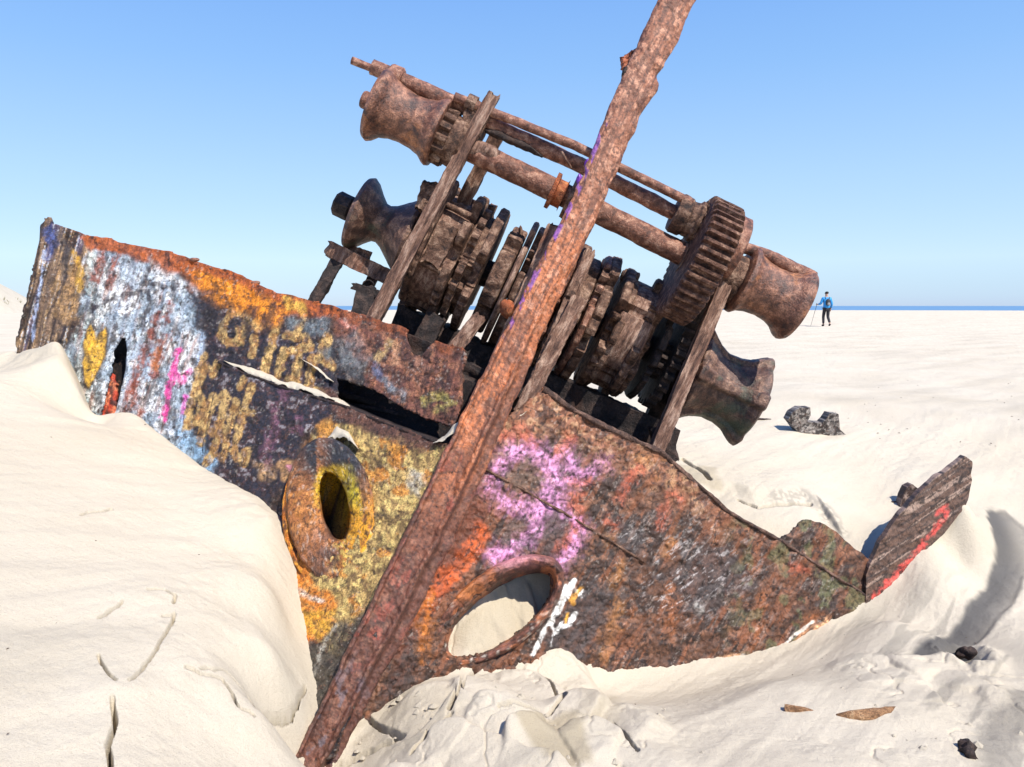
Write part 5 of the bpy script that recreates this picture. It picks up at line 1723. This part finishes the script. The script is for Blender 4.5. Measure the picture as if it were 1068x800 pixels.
import bmesh
pw = hit(861.5, 340.5)
YP = 39.0
gz = float(base_h(np.array([(861 - 534) / F * YP]), np.array([YP]))[0])
px_ = (861 - 534) / F * YP / (ct + 0.07 * st)
per = thing('person', 'lone walker seen from behind in bright blue jacket and black trousers, far off', 'person', (px_, YP, gz))
M_skin = plain_mat('skin', (.45, .27, .2)); M_jack = plain_mat('blue_jacket', (.02, .26, .62), .6); M_trous = plain_mat('black_trousers', (.012, .012, .018))
M_hair = plain_mat('dark_hair', (.015, .013, .015)); M_pack = plain_mat('dark_pack', (.03, .035, .04)); M_pole = plain_mat('pole_grey', (.16, .15, .13), .5)
# walking away (+y): left arm out to the pole, right arm swung, right foot back
J = [(0, 0, .95, .15, .12), (0, 0, 1.15, .13, .10), (0, .02, 1.36, .15, .11), (0, .03, 1.48, .06, .055), (0, .04, 1.56, .07, .075), (0, .05, 1.67, .085, .10),
     (-.17, .02, 1.40, .06), (-.27, .03, 1.14, .045), (-.33, .22, 1.10, .035), (-.35, .30, 1.10, .035),
     (.17, .02, 1.40, .06), (.24, -.06, 1.13, .045), (.25, .06, .90, .035), (.25, .10, .83, .035),
     (-.09, 0, .88, .085), (-.09, .12, .50, .06), (-.09, .08, .09, .042), (-.09, .24, .04, .035),
     (.09, 0, .88, .085), (.09, .0, .48, .06), (.10, -.26, .14, .042), (.10, -.16, .04, .035)]
E = [(0, 1), (1, 2), (2, 3), (3, 4), (4, 5), (2, 6), (6, 7), (7, 8), (8, 9), (2, 10), (10, 11), (11, 12), (12, 13), (0, 14), (14, 15), (15, 16), (16, 17), (0, 18), (18, 19), (19, 20), (20, 21)]
for hnd, o0, sgn in ((9, (-.35, .30, 1.10), -1), (13, (.25, .10, .83), 1)):
    for q in range(5):
        d0 = (-.03 + .015 * q) if q < 4 else .045 * -sgn
        tip = (o0[0] + d0, o0[1] + (.08 if hnd == 9 else .03), o0[2] - (.02 if hnd == 9 else .09))
        md = (o0[0] + d0, o0[1] + (.05 if hnd == 9 else .015), o0[2] + (.01 if hnd == 9 else -.05))
        J.append((*md, .010)); E.append((hnd, len(J) - 1))
        J.append((*tip, .008)); E.append((len(J) - 2, len(J) - 1))
skin_body('body', J, E, M_skin, per)
JJ = [(0, 0, .86, .19, .155), (0, 0, 1.02, .175, .145), (0, .01, 1.2, .165, .135), (0, .02, 1.38, .165, .13), (0, .03, 1.46, .085, .08),
      (-.19, .02, 1.40, .08), (-.275, .03, 1.14, .066), (-.33, .2, 1.105, .052), (.19, .02, 1.40, .08), (.245, -.06, 1.13, .066), (.25, .05, .92, .052)]
skin_body('jacket', JJ, [(0, 1), (1, 2), (2, 3), (3, 4), (3, 5), (5, 6), (6, 7), (3, 8), (8, 9), (9, 10)], M_jack, per)
JT = [(0, 0, .93, .15, .12), (-.09, 0, .86, .10), (-.09, .12, .50, .075), (-.09, .08, .12, .058), (.09, 0, .86, .10), (.09, 0, .48, .075), (.10, -.25, .17, .058)]
skin_body('trousers', JT, [(0, 1), (1, 2), (2, 3), (0, 4), (4, 5), (5, 6)], M_trous, per)
for a in ((-.09, .05, .09), (.10, -.27, .13)):
    dy = .2 if a[0] < 0 else .11; dz = -.05 if a[0] < 0 else -.10
    skin_body('boot', [(*a, .058), (a[0], a[1] + .02, a[2] - .04, .055), (a[0], a[1] + dy, max(.045, a[2] + dz), .045)], [(0, 1), (1, 2)], M_hair, per)
skin_body('hair', [(0, .01, 1.62, .095, .10), (0, .03, 1.69, .105, .115), (0, .05, 1.74, .07, .08)], [(0, 1), (1, 2)], M_hair, per)
for sx in (-1, 1):
    o = skin_body('ear', [(sx * .088, .05, 1.66, .012), (sx * .095, .045, 1.63, .008)], [(0, 1)], M_skin, per, lv=1)
skin_body('nose', [(0, .145, 1.655, .012), (0, .165, 1.63, .014)], [(0, 1)], M_skin, per, lv=1)
bk = thing('backpack', 'small dark grey rucksack on the back of the walker in the blue jacket', 'backpack', (px_, YP - .17, gz + 1.0))
skin_body('pack_bag', [(0, -.02, .02, .12, .09), (0, -.02, .2, .13, .10), (0, -.0, .40, .10, .08)], [(0, 1), (1, 2)], M_pack, bk)
skin_body('front_pocket', [(0, -.11, .05, .08, .035), (0, -.12, .2, .08, .035)], [(0, 1)], plain_mat('grey_pocket', (.25, .25, .25)), bk)
for sx in (-1, 1):
    skin_body('strap', [(sx * .09, .04, .40, .022), (sx * .11, .17, .47, .022), (sx * .11, .32, .38, .022), (sx * .12, .32, .2, .018)], [(0, 1), (1, 2), (2, 3)], M_pack, bk, lv=1)
q0 = np.array([px_, YP, gz])
pl_ = tube('trekking_pole', np.array([q0 + (-.36, .36, 1.16), q0 + (-.38, .34, 1.0), q0 + (-.72, .1, .0)]), [.016, .014, .009], M_pole, None, 8, .02, 5, True, .05)
tag(pl_, 'thin grey trekking pole held out to the left by the distant walker', 'trekking pole')

for o in bpy.data.objects:
    if '_org' in o: del o['_org']
